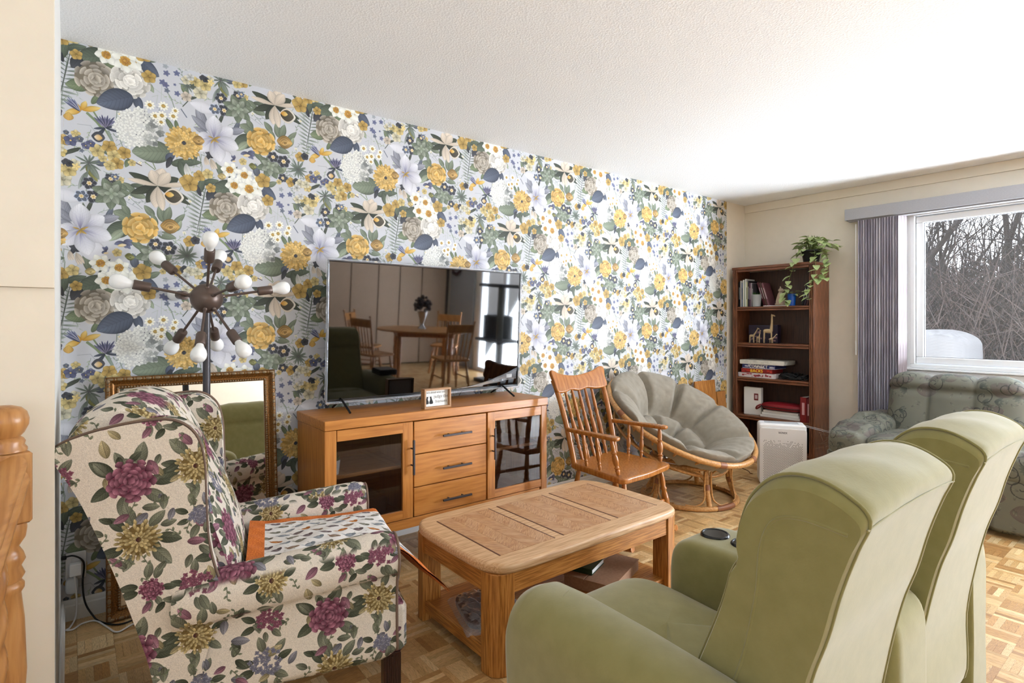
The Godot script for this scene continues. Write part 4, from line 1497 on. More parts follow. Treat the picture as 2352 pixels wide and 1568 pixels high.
func build_television() -> void:
	var o := thing("television", "large flat television with a glossy dark screen on the console", "television", Vector3(1.66, .795, .175))
	var hw := .632
	var body := Node3D.new()
	body.name = "panel"
	var y0 := .045
	var y1 := .782
	var back := mb()
	back.slab(Vector3(-hw + .01, y0 + .01, -.030), Vector3(hw - .01, y1 - .01, -.006), .004)
	back.slab(Vector3(-.40, y0 + .03, -.062), Vector3(.40, y0 + .42, -.028), .01)
	var lean := Transform3D(Basis.from_euler(Vector3(deg_to_rad(2.7), 0, 0)), Vector3(0, 0, -.012))
	var bp := part("housing", back, M.black, o)
	bp.transform = lean
	var bez := mb()
	bez.slab(Vector3(-hw, y0, -.012), Vector3(hw, y0 + .017, .004), .003)
	bez.slab(Vector3(-hw, y1 - .010, -.012), Vector3(hw, y1, .004), .003)
	bez.slab(Vector3(-hw, y0 + .017, -.012), Vector3(-hw + .010, y1 - .010, .004), .003)
	bez.slab(Vector3(hw - .010, y0 + .017, -.012), Vector3(hw, y1 - .010, .004), .003)
	var bm := flat_mat("bezel", Color(.10, .105, .115), .22, .6, .35)
	part("bezel", bez, bm, o).transform = lean
	var scr := flat_mat("screen", Color(.014, .013, .013), .035, .62)
	scr.clearcoat_enabled = true
	scr.clearcoat = .5
	scr.clearcoat_roughness = .02
	part("screen", mb().slab(Vector3(-hw + .009, y0 + .016, -.010), Vector3(hw - .009, y1 - .009, .0005), 0.0), scr, o).transform = lean
	# clear protective film still wrapped round the edges, loose at the lower right
	var film := mb()
	var rr := RandomNumberGenerator.new()
	rr.seed = 6
	var path := []
	for q in [[-hw, y0, hw, y0], [hw, y0, hw, y1], [hw, y1, -hw, y1], [-hw, y1, -hw, y0]]:
		for k in 26:
			path.append(Vector3(lerpf(q[0], q[2], k / 26.0) + rr.randf_range(-.0015, .0015), lerpf(q[1], q[3], k / 26.0) + rr.randf_range(-.0015, .0015), .0065 + rr.randf_range(-.001, .001)))
	film.tube(path, .0075, 8, true)
	part("edge_film", film, M.clear_film, o, "clear plastic edge film").transform = lean
	var loose := mb()
	for k in 5:
		var rows := []
		for j in 2:
			var row := PackedVector3Array()
			for i in 12:
				var t := i / 11.0
				row.append(Vector3(.16 + t * .45, y0 + .020 + t * t * (.035 + .012 * k) + j * (.010 + .004 * k) * t + rr.randf_range(-.002, .002), .004 + .003 * k * t + .004 * sin(i * 1.9 + k)))
			rows.append(row)
		loose.grid(rows)
	part("loose_film", loose, M.clear_film, o, "peeling clear film").transform = lean
	part("label_sticker", mb().slab(Vector3(hw - .095, y0 + .062, .001), Vector3(hw - .052, y0 + .085, .0016), 0.0), M.white_paper, o, "small white sticker").transform = lean
	# splayed feet
	for x in [-.555, .495]:
		var ft := mb()
		ft.tube([Vector3(x, .006, .125), Vector3(x + .004, .060, 0.0)], .0058, 8)
		ft.tube([Vector3(x + .004, .060, -.008), Vector3(x, .006, -.115)], .0058, 8)
		part("foot", ft, M.black, o)
# ---------------------------------------------------------------- coffee table
func rounded_rect(x0: float, y0: float, x1: float, y1: float, r: float, n := 6) -> PackedVector2Array:
	var out := PackedVector2Array()
	for q in [[x1 - r, y1 - r, 0.0], [x0 + r, y1 - r, .5], [x0 + r, y0 + r, 1.0], [x1 - r, y0 + r, 1.5]]:
		for k in n + 1:
			var a: float = PI * (q[2] + .5 * k / n)
			out.append(Vector2(q[0] + cos(a) * r, q[1] + sin(a) * r))
	return out


func build_coffee_table() -> void:
	var o := thing("coffee_table", "oak coffee table with herringbone inlaid top and lower shelf", "table", Vector3(1.695, 0, 1.15))
	var L := .552
	var Wd := .315
	var H := .40
	var lie := Transform3D(Basis.from_euler(Vector3(PI / 2, 0, 0)), Vector3(0, H - .019, 0))
	# rim of the top: a rounded slab with a recessed field
	var outer := curve2([Vector2(-L, 0), Vector2(-L + .004, -Wd * .6), Vector2(-L + .03, -Wd + .05), Vector2(-L + .085, -Wd + .008), Vector2(-L * .5, -Wd), Vector2(0, -Wd - .001), Vector2(L * .5, -Wd), Vector2(L - .085, -Wd + .008), Vector2(L - .03, -Wd + .05), Vector2(L - .004, -Wd * .6), Vector2(L, 0),
		Vector2(L - .004, Wd * .6), Vector2(L - .03, Wd - .05), Vector2(L - .085, Wd - .008), Vector2(L * .5, Wd), Vector2(0, Wd + .001), Vector2(-L * .5, Wd), Vector2(-L + .085, Wd - .008), Vector2(-L + .03, Wd - .05), Vector2(-L + .004, Wd * .6)], 4)
	part("top", mb().at(lie).extrude(outer, .038, .015, 5), M.oak_worn, o)
	# three inlaid panels of herringbone slips between dark lines
	var xs := [[-.455, -.19], [-.135, .135], [.19, .455]]
	var zz := .225
	var tone := []
	for k in 6:
		var m := grain_mat("inlay_%d" % k, [Color(.63, .43, .27).lightened(.02 * k), Color(.73, .54, .37).lightened(.06 * (k % 3)), Color(.82, .66, .49)], Vector3(2.5, 30, 34), .40, 0.0, .014, 4, 95 + k, [.2, .5, .8])
		tone.append(m)
	var rng := RandomNumberGenerator.new()
	rng.seed = 8
	for p in xs:
		var y := H + .0012
		for lx in [p[0] - .006, p[1]]:
			part("inlay_line", mb().slab(Vector3(lx, H - .004, -zz), Vector3(lx + .006, y, zz), 0.0), M.inlay_line, o)
		# chevron slips: columns slanting by turns, clipped to the panel
		var cw: float = (p[1] - p[0]) / 4.0
		var hh := .044
		var frame := PackedVector2Array([Vector2(p[0], -zz), Vector2(p[1], -zz), Vector2(p[1], zz), Vector2(p[0], zz)])
		for col in 4:
			var s := -1.0 if col % 2 else 1.0
			var ax := Vector2(1, s).normalized()
			var turn := Basis.from_euler(Vector3(0, -atan2(ax.y, ax.x), 0))
			for row in range(-7, 7):
				var a := Vector2(p[0] + col * cw, row * hh + (0.0 if s > 0 else cw) - .01)
				var g := .0004
				var q := PackedVector2Array([a + Vector2(g, g), a + Vector2(cw - g, s * cw + g), a + Vector2(cw - g, s * cw + hh - g), a + Vector2(g, hh - g)])
				for piece in Geometry2D.intersect_polygons(q, frame):
					if piece.size() < 3:
						continue
					var m := mb()
					var f := PackedInt32Array()
					var org := Vector3(a.x, 0, a.y)
					for w in piece:
						f.append(m.vert(turn.inverse() * (Vector3(w.x, y, w.y) - org), Vector3.UP))
					for k in range(1, f.size() - 1):
						m.tri(f[0], f[k], f[k + 1])
					# edges down to the ground of the panel
					for k in f.size():
						var p0 := m.v[f[k]]
						var p1 := m.v[f[(k + 1) % f.size()]]
						m.face(p0, p1, p1 - Vector3(0, .0016, 0), p0 - Vector3(0, .0016, 0))
					var sl := part("inlay_slip", m, tone[rng.randi() % 6], o)
					sl.transform = Transform3D(turn, org)
	# apron
	for s in [-1.0, 1.0]:
		part("apron", mb().slab(Vector3(-L + .07, H - .115, s * (Wd - .035) - .010), Vector3(L - .07, H - .036, s * (Wd - .035) + .010), .002), M.oak, o)
		part("apron", mb().slab(Vector3(s * (L - .035) - .010, H - .115, -Wd + .08), Vector3(s * (L - .035) + .010, H - .036, Wd - .08), .002), M.oak_deep, o)
	# quarter-round corner legs
	for sx in [-1.0, 1.0]:
		for sz in [-1.0, 1.0]:
			var pl := PackedVector2Array()
			pl.append(Vector2(0, 0))
			for k in 9:
				var a := PI * .5 * k / 8
				pl.append(Vector2(.028 + .058 * cos(a), .028 + .058 * sin(a)))
			pl.append(Vector2(0, .086))
			pl.insert(1, Vector2(.086, 0))
			var q := PackedVector2Array()
			for w in pl:
				q.append(Vector2(w.x * sx, w.y * sz))
			var t := Transform3D(Basis.from_euler(Vector3(PI / 2, 0, 0)), Vector3(sx * (L - .104), (H - .036) * .5, sz * (Wd - .104)))
			part("leg", mb().at(t).extrude(q, H - .037, .003, 2, .75), M.oak_up, o)
	part("shelf", mb().slab(Vector3(-L + .045, .055, -Wd + .045), Vector3(L - .045, .078, Wd - .045), .004), M.oak, o)
	part("shelf_rail", mb().slab(Vector3(-L + .03, .035, -Wd + .09), Vector3(-L + .05, .082, Wd - .09), .003), M.oak_deep, o)
	# things on the shelf
	var card := grain_mat("cardboard", [Color(.60, .45, .34), Color(.68, .53, .41)], Vector3(6, 6, 6), .8, 0.0, .02, 4, 101)
	var bx := thing("cardboard_box", "flat brown cardboard box on the coffee table's lower shelf", "box", Vector3(1.93, .078, 1.24), .35)
	part("box_body", mb().slab(Vector3(-.165, 0, -.115), Vector3(.165, .048, .115), .002), card, bx)
	part("lid_flap", mb().slab(Vector3(-.167, .048, -.117), Vector3(.167, .052, -.02), .001).slab(Vector3(-.167, .048, -.016), Vector3(.167, .0515, .117), .001), card, bx)
	var gb := thing("green_book", "green book lying on the flat cardboard box", "book", Vector3(1.87, .1305, 1.20), .38)
	part("cover", mb().slab(Vector3(-.075, 0, -.055), Vector3(.075, .003, .055), .001).slab(Vector3(-.075, .022, -.055), Vector3(.075, .025, .055), .001).slab(Vector3(-.075, .003, -.055), Vector3(-.072, .022, .055), .001), flat_mat("book_green", Color(.10, .22, .09), .5), gb)
	part("pages", mb().slab(Vector3(-.071, .003, -.052), Vector3(.073, .022, .052), 0.0), M.white_paper, gb)
	# crumpled plastic package
	var pk := thing("plastic_package", "crumpled clear plastic package of dark cloth on the coffee table's lower shelf", "package", Vector3(1.335, .078, 1.165), -.3)
	var rows := []
	var rr := RandomNumberGenerator.new()
	rr.seed = 15
	for j in 19:
		var row := PackedVector3Array()
		for i in 23:
			var u := i / 22.0 * 2.0 - 1.0
			var v := j / 18.0 * 2.0 - 1.0
			var hgt: float = pow(maxf(0.0, (1.0 - pow(absf(u), 4)) * (1.0 - pow(absf(v), 4))), .5)
			var edge := 1.0 if absf(u) > .99 or absf(v) > .99 else 0.0
			row.append(Vector3(u * .135, .001 + hgt * (.045 + rr.randf_range(-.009, .010)) , v * .15) + Vector3(rr.randf_range(-.004, .004), 0, rr.randf_range(-.004, .004)) * (1.0 - edge))
		rows.append(row)
	var fold := grain_mat("package_cloth", [Color(.14, .11, .11), Color(.32, .25, .23), Color(.42, .34, .31)], Vector3(4, 4, 12), .55, 0.0, .02, 4, 102)
	part("folded_cloth", mb().pad(Vector3(0, .020, 0), Vector3(.235, .036, .265), 5.0, 28, 12), fold, pk)
	part("wrapper", mb().grid(rows), M.clear_film, pk, "clear crinkled wrapper")
# ---------------------------------------------------------------- wing chair and its quilt
func build_wing_chair() -> void:
	var o := thing("wing_chair", "wing-back armchair upholstered in cream tapestry with burgundy and yellow flowers", "armchair", Vector3(.612, 0, .99), -.26)
	var T: Material = M.tapestry
	var cord := flat_mat("chair_cord", Color(.47, .39, .34), .9, .3)
	# seat box
	part("seat_frame", mb().slab(Vector3(-.33, .195, -.33), Vector3(.335, .36, .33), .02), T, o)
	# loose seat cushion
	var m := mb()
	var rows := m.pad_rows(Vector3(.085, .405, 0), Vector3(.53, .135, .50), 5.5, 44, 20)
	for row in rows:
		for i in row.size():
			var p: Vector3 = row[i]
			if p.y > .405:
				row[i].y += .018 * (1.0 - pow((p.x - .085) / .27, 2)) * (1.0 - pow(p.z / .25, 2))
	m.grid(rows, true)
	part("seat_cushion", m, T, o)
	# arms: scroll profile carried forward
	for s in [-1.0, 1.0]:
		var am := mb()
		var ring_rows := []
		var xs := [-.315, -.30, -.25, -.1, .05, .18, .255, .285, .297, .300]
		for x in xs:
			var t: float = clampf((x + .3) / .6, 0, 1)
			var top := lerpf(.485, .535, t)
			var sh: float = 1.0 - .10 * pow(maxf(0.0, (x - .25) / .05), 2) - .06 * pow(maxf(0.0, (-.28 - x) / .035), 2)
			var prof := PackedVector3Array()
			var outline := [Vector2(.235, .20), Vector2(.232, .34), Vector2(.232, top - .04), Vector2(.238, top + .005), Vector2(.262, top + .040), Vector2(.300, top + .055), Vector2(.342, top + .046), Vector2(.372, top + .018), Vector2(.380, top - .020), Vector2(.368, top - .058), Vector2(.345, top - .085), Vector2(.338, .36), Vector2(.340, .28), Vector2(.342, .20)]
			var dense := curve2(outline, 3)
			for q in dense:
				var c := Vector2(.30, .42)
				var w := c + (q - c) * sh
				prof.append(Vector3(x, w.y, w.x * s))
			ring_rows.append(prof)
		am.grid(ring_rows, true)
		am.fan(ring_rows[0], Vector3.LEFT)
		am.fan(ring_rows[-1], Vector3.RIGHT)
		part("arm", am, T, o)
		# welt round the front of the arm
		var wl := []
		for q in ring_rows[-2]:
			wl.append(q + Vector3(.002, 0, 0))
		part("piping", mb().tube(wl, .0045, 6, true), cord, o)
	# back with rolled top
	var side := curve2([Vector2(-.14, .36), Vector2(-.175, .52), Vector2(-.225, .68), Vector2(-.30, .85), Vector2(-.345, .945), Vector2(-.385, .995), Vector2(-.45, 1.022), Vector2(-.525, 1.005), Vector2(-.572, .955), Vector2(-.565, .905), Vector2(-.520, .80), Vector2(-.455, .62), Vector2(-.40, .45), Vector2(-.345, .20), Vector2(-.25, .21)], 5)
	var bm := mb()
	var brow := []
	for z in [-.262, -.258, -.245, -.20, -.12, 0.0, .12, .20, .245, .258, .262]:
		var q: float = absf(z) / .262
		var ring := PackedVector3Array()
		for w in side:
			var lift := .020 * (1.0 - q * q) * clampf((w.y - .8) / .2, 0, 1)
			var c := Vector2(-.36, .6)
			var k: float = 1.0 - .035 * pow(q, 14)
			var p: Vector2 = c + (w - c) * k
			var puff: float = .022 * (1.0 - pow(q, 4)) * clampf((p.x + .42) * 5.0, 0, 1) * clampf((p.y - .3) * 4.0, 0, 1)
			ring.append(Vector3(p.x + puff, p.y + lift, z))
		brow.append(ring)
	bm.grid(brow, true)
	bm.fan(brow[0], Vector3.FORWARD)
	bm.fan(brow[-1], Vector3.BACK)
	part("back", bm, T, o)
	# wings
	for s in [-1.0, 1.0]:
		var ol := curve2([Vector2(-.335, .205), Vector2(-.375, .36), Vector2(-.435, .56), Vector2(-.515, .78), Vector2(-.575, .90), Vector2(-.570, .935), Vector2(-.50, .965), Vector2(-.40, .985), Vector2(-.315, .985), Vector2(-.262, .945), Vector2(-.240, .87), Vector2(-.235, .76), Vector2(-.228, .64), Vector2(-.205, .54), Vector2(-.170, .475), Vector2(-.205, .42), Vector2(-.24, .30), Vector2(-.25, .205)], 5)
		part("wing", mb().at(Transform3D(Basis(), Vector3(0, 0, s * .302))).extrude(ol, .098, .026, 5, .5), T, o)
		var wl := []
		for k in range(20, ol.size() - 18):
			wl.append(Vector3(ol[k].x, ol[k].y, s * .338) + Vector3(0, .002, 0))
		part("piping", mb().tube(wl, .0045, 6), cord, o)
	# legs
	for s in [-1.0, 1.0]:
		var lg := mb()
		lg.at(Transform3D(Basis(), Vector3(.288, .0, s * .292)))
		lg.slab(Vector3(-.027, 0, -.027), Vector3(.027, .20, .027), .003)
		for k in 3:
			lg.slab(Vector3(-.017 + k * .0135, .012, .0265), Vector3(-.010 + k * .0135, .19, .030), .001)
			lg.slab(Vector3(.0265, .012, -.017 + k * .0135), Vector3(.030, .19, -.010 + k * .0135), .001)
		part("leg", lg, M.dark_wood, o)
		part("leg", mb().tube([Vector3(-.305, .22, s * .29), Vector3(-.325, .11, s * .29), Vector3(-.385, 0, s * .29)], [.027, .023, .018], 4), M.dark_wood, o)
	# quilt over the seat
	var q := thing("quilt", "small quilt with white animal print and orange border draped over the wing chair seat", "quilt", Vector3(.612, 0, .99), -.26)
	var nx := 46
	var nz := 34
	var pts := []
	for j in nz + 1:
		var row := PackedVector3Array()
		for i in nx + 1:
			var a := float(i) / nx
			var b := float(j) / nz
			row.append(quilt_at(a, b))
		pts.append(row)
	var field := mb()
	var border := mb()
	var bw := .085
	var cut_i := [int(round(bw * nx)), nx - int(round(bw * nx))]
	var cut_j := [int(round(bw * 1.3 * nz)), nz - int(round(bw * 1.3 * nz))]
	sub_grid(field, pts, cut_i[0], cut_i[1], cut_j[0], cut_j[1], Vector2(1.5, 1.3))
	sub_grid(border, pts, 0, nx, 0, cut_j[0], Vector2(1, 1))
	sub_grid(border, pts, 0, nx, cut_j[1], nz, Vector2(1, 1))
	sub_grid(border, pts, 0, cut_i[0], cut_j[0], cut_j[1], Vector2(1, 1))
	sub_grid(border, pts, cut_i[1], nx, cut_j[0], cut_j[1], Vector2(1, 1))
	part("printed_field", field, M.quilt_print, q, "white quilted field with small animals")
	part("border", border, M.quilt_orange, q, "orange patterned border")
	var back := mb()
	var low := []
	for row in pts:
		var r2 := PackedVector3Array()
		for p in row:
			r2.append(p - Vector3(0, .007, 0))
		low.append(r2)
	sub_grid(back, low, 0, nx, 0, nz, Vector2(1, 1))
	part("backing", back, M.quilt_orange, q)


func sub_grid(m: MB, pts: Array, i0: int, i1: int, j0: int, j1: int, uv: Vector2) -> void:
	var rows := []
	for j in range(j0, j1 + 1):
		rows.append(pts[j].slice(i0, i1 + 1))
	m.grid(rows, false, false, uv)


func quilt_at(a: float, b: float) -> Vector3:
	var x := lerpf(-.14, .46, a)
	var z := lerpf(-.222, .222, b)
	var y := .490 + .020 * (1.0 - pow((x - .085) / .30, 2)) * (1.0 - pow(z / .25, 2))
	if x < -.08:
		y += (-.08 - x) * .25
	# over the front edge
	var over := maxf(0.0, x - .325)
	if over > 0.0:
		z += over * .75 * (b + .1)
		x = .325 + over * (.55 + .55 * b)
		y -= over * (.95 - .25 * b) + over * over * 1.2
	y += .0035 * sin(a * 44.0) * sin(b * 30.0) + .004 * sin(a * 9.0 + b * 7.0)
	return Vector3(x, y, z)
# ---------------------------------------------------------------- green reclining loveseat
func build_recliners() -> void:
	var o := thing("reclining_loveseat", "pale olive-green fabric reclining loveseat with a cup-holder console between its two seats", "sofa", Vector3(0, 0, 0))
	var G: Material = M.green_cloth
	var seats := [[.995, 1.47], [1.70, 2.18]]
	for si in 2:
		var x0: float = seats[si][0]
		var x1: float = seats[si][1]
		var xm := (x0 + x1) * .5
		var hw := (x1 - x0) * .5
		# back: curved side outline (z, y), rolled at the top
		var side := curve2([Vector2(2.27, .30), Vector2(2.315, .46), Vector2(2.352, .56), Vector2(2.405, .70), Vector2(2.430, .80), Vector2(2.446, .885), Vector2(2.468, .945), Vector2(2.512, .984), Vector2(2.575, .992), Vector2(2.632, .976), Vector2(2.664, .946), Vector2(2.646, .885), Vector2(2.620, .80), Vector2(2.600, .72), Vector2(2.572, .63), Vector2(2.545, .50), Vector2(2.525, .36), Vector2(2.520, .16), Vector2(2.43, .16), Vector2(2.33, .20)], 5)
		var rows := []
		for t in [-1.0, -.992, -.97, -.92, -.8, -.55, -.28, 0.0, .28, .55, .8, .92, .97, .992, 1.0]:
			var q: float = absf(t)
			var ring := PackedVector3Array()
			for w in side:
				var c := Vector2(2.47, .6)
				var k: float = 1.0 - .050 * pow(q, 26)
				var p: Vector2 = c + (w - c) * k
				# soft creases over the roll
				var roll := clampf((p.y - .84) * 9.0, 0, 1)
				p.y += roll * (.0035 * sin(t * 17.0 + p.x * 24.0) + .002 * sin(t * 41.0 + p.x * 15.0) - .012 * pow(q, 3))
				var front := clampf((2.50 - p.x) * 8.0, 0, 1)
				p.x -= front * .018 * (1.0 - pow(q, 3))
				if front > .3 and absf(p.y - .80) < .03:
					p.x += .012 * (1.0 - absf(p.y - .80) / .03)
				ring.append(Vector3(xm + t * hw, p.y, p.x))
			rows.append(ring)
		var bm := mb().grid(rows, true)
		bm.fan(rows[0], Vector3.LEFT)
		bm.fan(rows[-1], Vector3.RIGHT)
		var back := part("back", bm, G, o)
		# sewn lines: welt round the side, seam across the back under the roll
		for s in [0, -1]:
			var ln := []
			var src: PackedVector3Array = rows[3] if s == 0 else rows[-4]
			for k in range(5, 95):
				ln.append(src[k] + Vector3(-.004 if s == 0 else .004, 0, 0))
			part("seam", mb().tube(ln, .0035, 6), G, back)
			var sx: float = x0 + .0015 if s == 0 else x1 - .0015
			var inner := []
			for p in curve([Vector2(2.36, .42), Vector2(2.44, .58), Vector2(2.478, .74), Vector2(2.488, .84), Vector2(2.512, .895), Vector2(2.56, .912), Vector2(2.635, .905)], 6):
				inner.append(Vector3(sx, p.y, p.x))
			part("seam", mb().tube(inner, .0036, 6), G, back)
			var panel := []
			for p in curve([Vector2(2.622, .86), Vector2(2.582, .862), Vector2(2.572, .80), Vector2(2.545, .68), Vector2(2.515, .55), Vector2(2.49, .38)], 6):
				panel.append(Vector3(sx, p.y, p.x))
			part("seam", mb().tube(panel, .0016, 5), G, back)
		var under := []
		for k in 21:
			var t := k / 10.0 - 1.0
			under.append(Vector3(xm + t * (hw - .006), .926 - .008 * pow(absf(t), 3), 2.662))
		part("seam", mb().tube(under, .0020, 5), G, back)
		# seat cushion with a tuft line
		var sm := mb()
		var srow := sm.pad_rows(Vector3(xm, .345, 2.11), Vector3(hw * 2.0 - .004, .20, .59), 5.0, 56, 26)
		for row in srow:
			for i in row.size():
				var p: Vector3 = row[i]
				if p.y > .38:
					var u := (p.x - xm) / hw
					var w := (p.z - 2.11) / .29
					row[i].y += .022 * (1.0 - u * u) * (1.0 - w * w) + .018 * maxf(0.0, -w)
					var crease := absf(w - .18 - .1 * u * u)
					row[i].y -= .020 * exp(-crease * crease * 220.0) * (1.0 - pow(absf(u), 4))
					row[i].y += .0022 * sin(p.x * 60.0 + w * 4.0) * exp(-crease * 6.0)
		sm.grid(srow, true)
		part("seat", sm, G, o)
		part("footrest", mb().pad(Vector3(xm, .19, 1.86), Vector3(hw * 2.0 - .01, .30, .085), 6.0, 36, 14), G, o)
	# fat rounded outer arms
	for s in 2:
		var xc: float = .935 if s == 0 else 2.272
		var rows := []
		for q in [[1.905, .70], [1.91, .84], [1.925, .93], [1.96, .985], [2.05, 1.0], [2.25, .985], [2.42, .955], [2.50, .93], [2.53, .85], [2.535, .72]]:
			var ring := PackedVector3Array()
			var k: float = q[1]
			var ol := curve2([Vector2(-.085, .03), Vector2(-.088, .30), Vector2(-.098, .47), Vector2(-.092, .545), Vector2(-.055, .590), Vector2(0, .602), Vector2(.055, .590), Vector2(.092, .545), Vector2(.094, .46), Vector2(.088, .30), Vector2(.085, .03)], 4)
			for w in ol:
				var yy: float = w.y if w.y < .1 else .03 + (w.y - .03) * lerpf(1.0, k, .55)
				ring.append(Vector3(xc + w.x * lerpf(1.0, k, .8), yy, q[0]))
			rows.append(ring)
		var am := mb().grid(rows, true)
		am.fan(rows[0], Vector3.FORWARD)
		am.fan(rows[-1], Vector3.BACK)
		var arm := part("arm", am, G, o)
		for zz in [2.035, 2.25]:
			var ln := []
			for k in 17:
				var a := lerpf(.12, PI - .12, k / 16.0)
				ln.append(Vector3(xc - cos(a) * .0965, .505 + sin(a) * .0955 - (.006 if zz > 2.1 else 0.0), zz + .05 * cos(a)))
			part("seam", mb().tube(ln, .0022, 5), G, arm)
	# skirt flap hanging at the outer end
	var flap := []
	for j in 9:
		var row := PackedVector3Array()
		for i in 7:
			var y := lerpf(.44, .03, j / 8.0)
			row.append(Vector3(2.362 + .06 * sin(j / 8.0 * 1.9) + .004 * sin(i * 2.0 + j), y, lerpf(2.28, 2.50, i / 6.0) + .012 * sin(j * .9 + i)))
		flap.append(row)
	var fm := mb().grid(flap)
	var flap2 := []
	for row in flap:
		var r2 := PackedVector3Array()
		for p in row:
			r2.append(p + Vector3(-.006, 0, 0))
		flap2.append(r2)
	fm.grid(flap2)
	part("skirt_flap", fm, G, o)
	# console
	var cm := mb()
	var crow := cm.pad_rows(Vector3(1.5825, .31, 2.245), Vector3(.235, .56, .63), 9.0, 48, 26)
	for row in crow:
		for i in row.size():
			if row[i].y > .5 and row[i].z < 2.0:
				row[i].y -= (2.0 - row[i].z) * .12
	cm.grid(crow, true)
	var con := part("console", cm, G, o)
	for z in [2.03, 2.132]:
		var c := Vector3(1.585, .5865, z)
		part("cup_holder", mb().lathe([Vector2(.0, .006), Vector2(.0355, .006), Vector2(.0365, .0085), Vector2(.040, .0095), Vector2(.0435, .006), Vector2(.0445, 0.0), Vector2(.0445, -.004)], c, Vector3.UP, 28), flat_mat("cup_rim", Color(.12, .13, .14), .25, .6, .5), con, "dark round cup holder")
		part("cup_shade_disc", mb().lathe([Vector2(.0, .0070), Vector2(.0345, .0070)], c, Vector3.UP, 28), M.black_gloss, con)  # flat black disc, its colour stands in for shade inside the holder
	# black tray resting on the far arm
	single("arm_tray", mb().slab(Vector3(2.19, .603, 2.0), Vector3(2.36, .655, 2.18), .006), M.black, "small black tray on the far arm of the green loveseat", "tray")


# ---------------------------------------------------------------- sage patterned armchair by the window
func build_sofa() -> void:
	var o := thing("sage_armchair", "wide sage-green patterned armchair with tufted back in front of the window", "armchair", Vector3(0, 0, 0))
	var S: Material = M.sage_print
	var z0 := 1.235
	var z1 := 2.40
	part("base", mb().slab(Vector3(4.26, .03, z0 + .03), Vector3(5.16, .36, z1 - .03), .03), S, o)
	# back: two rows of three stuffed lobes
	var rows := []
	for j in 41:
		var v := j / 40.0
		var row := PackedVector3Array()
		for i in 61:
			var u := i / 60.0
			var z := lerpf(z0 + .185, z1 - .185, u)
			# section of the back, from low in front over the top and down behind
			var prof := sofa_section(v)
			var n := sofa_normal(v)
			var lobe := absf(sin(u * 3.0 * PI))
			var puff: float = .036 * pow(lobe, .5) - .02
			var seam_v := absf(v - .30)
			puff -= .030 * exp(-seam_v * seam_v * 900.0)
			var pinch := exp(-pow((fposmod(u * 3.0 + .5, 1.0) - .5) * 9.0, 2.0))
			puff += .004 * sin(v * 130.0 + u * 20.0) * pinch * clampf((v - .3) * 6.0, 0, 1)
			var edge: float = pow(absf(u * 2.0 - 1.0), 10)
			row.append(Vector3(prof.x + n.x * (puff - .05 * edge), prof.y + n.y * (puff - .05 * edge), z))
		rows.append(row)
	var bm := mb().grid(rows)
	for e in [0, 60]:
		var ring := PackedVector3Array()
		for row in rows:
			ring.append(row[e])
		bm.fan(ring, Vector3(0, 0, -1 if e == 0 else 1))
	part("back", bm, S, o)
	part("back_panel", mb().slab(Vector3(5.10, .05, z0 + .2), Vector3(5.2, .66, z1 - .2), .02), S, o)
	# seat
	part("seat", mb().pad(Vector3(4.58, .385, (z0 + z1) * .5), Vector3(.66, .20, z1 - z0 - .44), 5.0, 48, 22), S, o)
	# stuffed arms
	for s in 2:
		var zc: float = z0 + .13 if s == 0 else z1 - .13
		var am := mb()
		var ar := am.pad_rows(Vector3(4.66, .405, zc), Vector3(.86, .25, .285), 3.6, 52, 26)
		for row in ar:
			for i in row.size():
				var p: Vector3 = row[i]
				row[i].y += .014 * sin(p.x * 21.0 + p.z * 6.0) * clampf((p.y - .4) * 8.0, 0, 1) + .005 * sin(p.x * 60.0 + p.z * 33.0)
				row[i].y += .07 * clampf((p.x - 4.5) * 1.6, 0, 1)
		am.grid(ar, true)
		part("arm", am, S, o)
		part("arm_panel", mb().slab(Vector3(4.24, .03, zc - .115), Vector3(5.12, .37, zc + .115), .03), S, o)
	# threads pulled loose from the scratched arm front
	var th := mb()
	var r := RandomNumberGenerator.new()
	r.seed = 31
	for k in 60:
		var a := Vector3(4.215 + r.randf_range(0, .03), r.randf_range(.34, .50), z0 + .13 + r.randf_range(-.14, .13))
		th.tube([a, a + Vector3(r.randf_range(-.03, .0), r.randf_range(-.02, .02), r.randf_range(-.03, .02)), a + Vector3(r.randf_range(-.05, -.01), r.randf_range(-.05, .01), r.randf_range(-.05, .03))], .0007, 3, false, false)
	part("loose_threads", th, grain_mat("thread", [Color(.30, .27, .20), Color(.45, .42, .34)], Vector3(9, 9, 9), .95, 0.0, .02, 2, 110), o, "frayed threads").set_meta("kind", "stuff")


func sofa_section(v: float) -> Vector2:
	var c := [Vector2(4.83, .44), Vector2(4.855, .58), Vector2(4.885, .70), Vector2(4.89, .79), Vector2(4.925, .85), Vector2(4.99, .872), Vector2(5.06, .86), Vector2(5.12, .81), Vector2(5.15, .70), Vector2(5.16, .55)]
	var t := clampf(v, 0, .9999) * (c.size() - 1)
	var i := int(t)
	return c[i].cubic_interpolate(c[i + 1], c[maxi(i - 1, 0)], c[mini(i + 2, c.size() - 1)], t - i)


func sofa_normal(v: float) -> Vector2:
	var d := sofa_section(minf(v + .01, 1.0)) - sofa_section(maxf(v - .01, 0.0))
	return Vector2(-d.y, d.x).normalized()
# ---------------------------------------------------------------- papasan chair
func ring_pts(c: Vector3, ax: Vector3, ay: Vector3, r: float, n := 48) -> Array:
	var out := []
	for k in n:
		var a := TAU * k / n
		out.append(c + (ax * cos(a) + ay * sin(a)) * r)
	return out


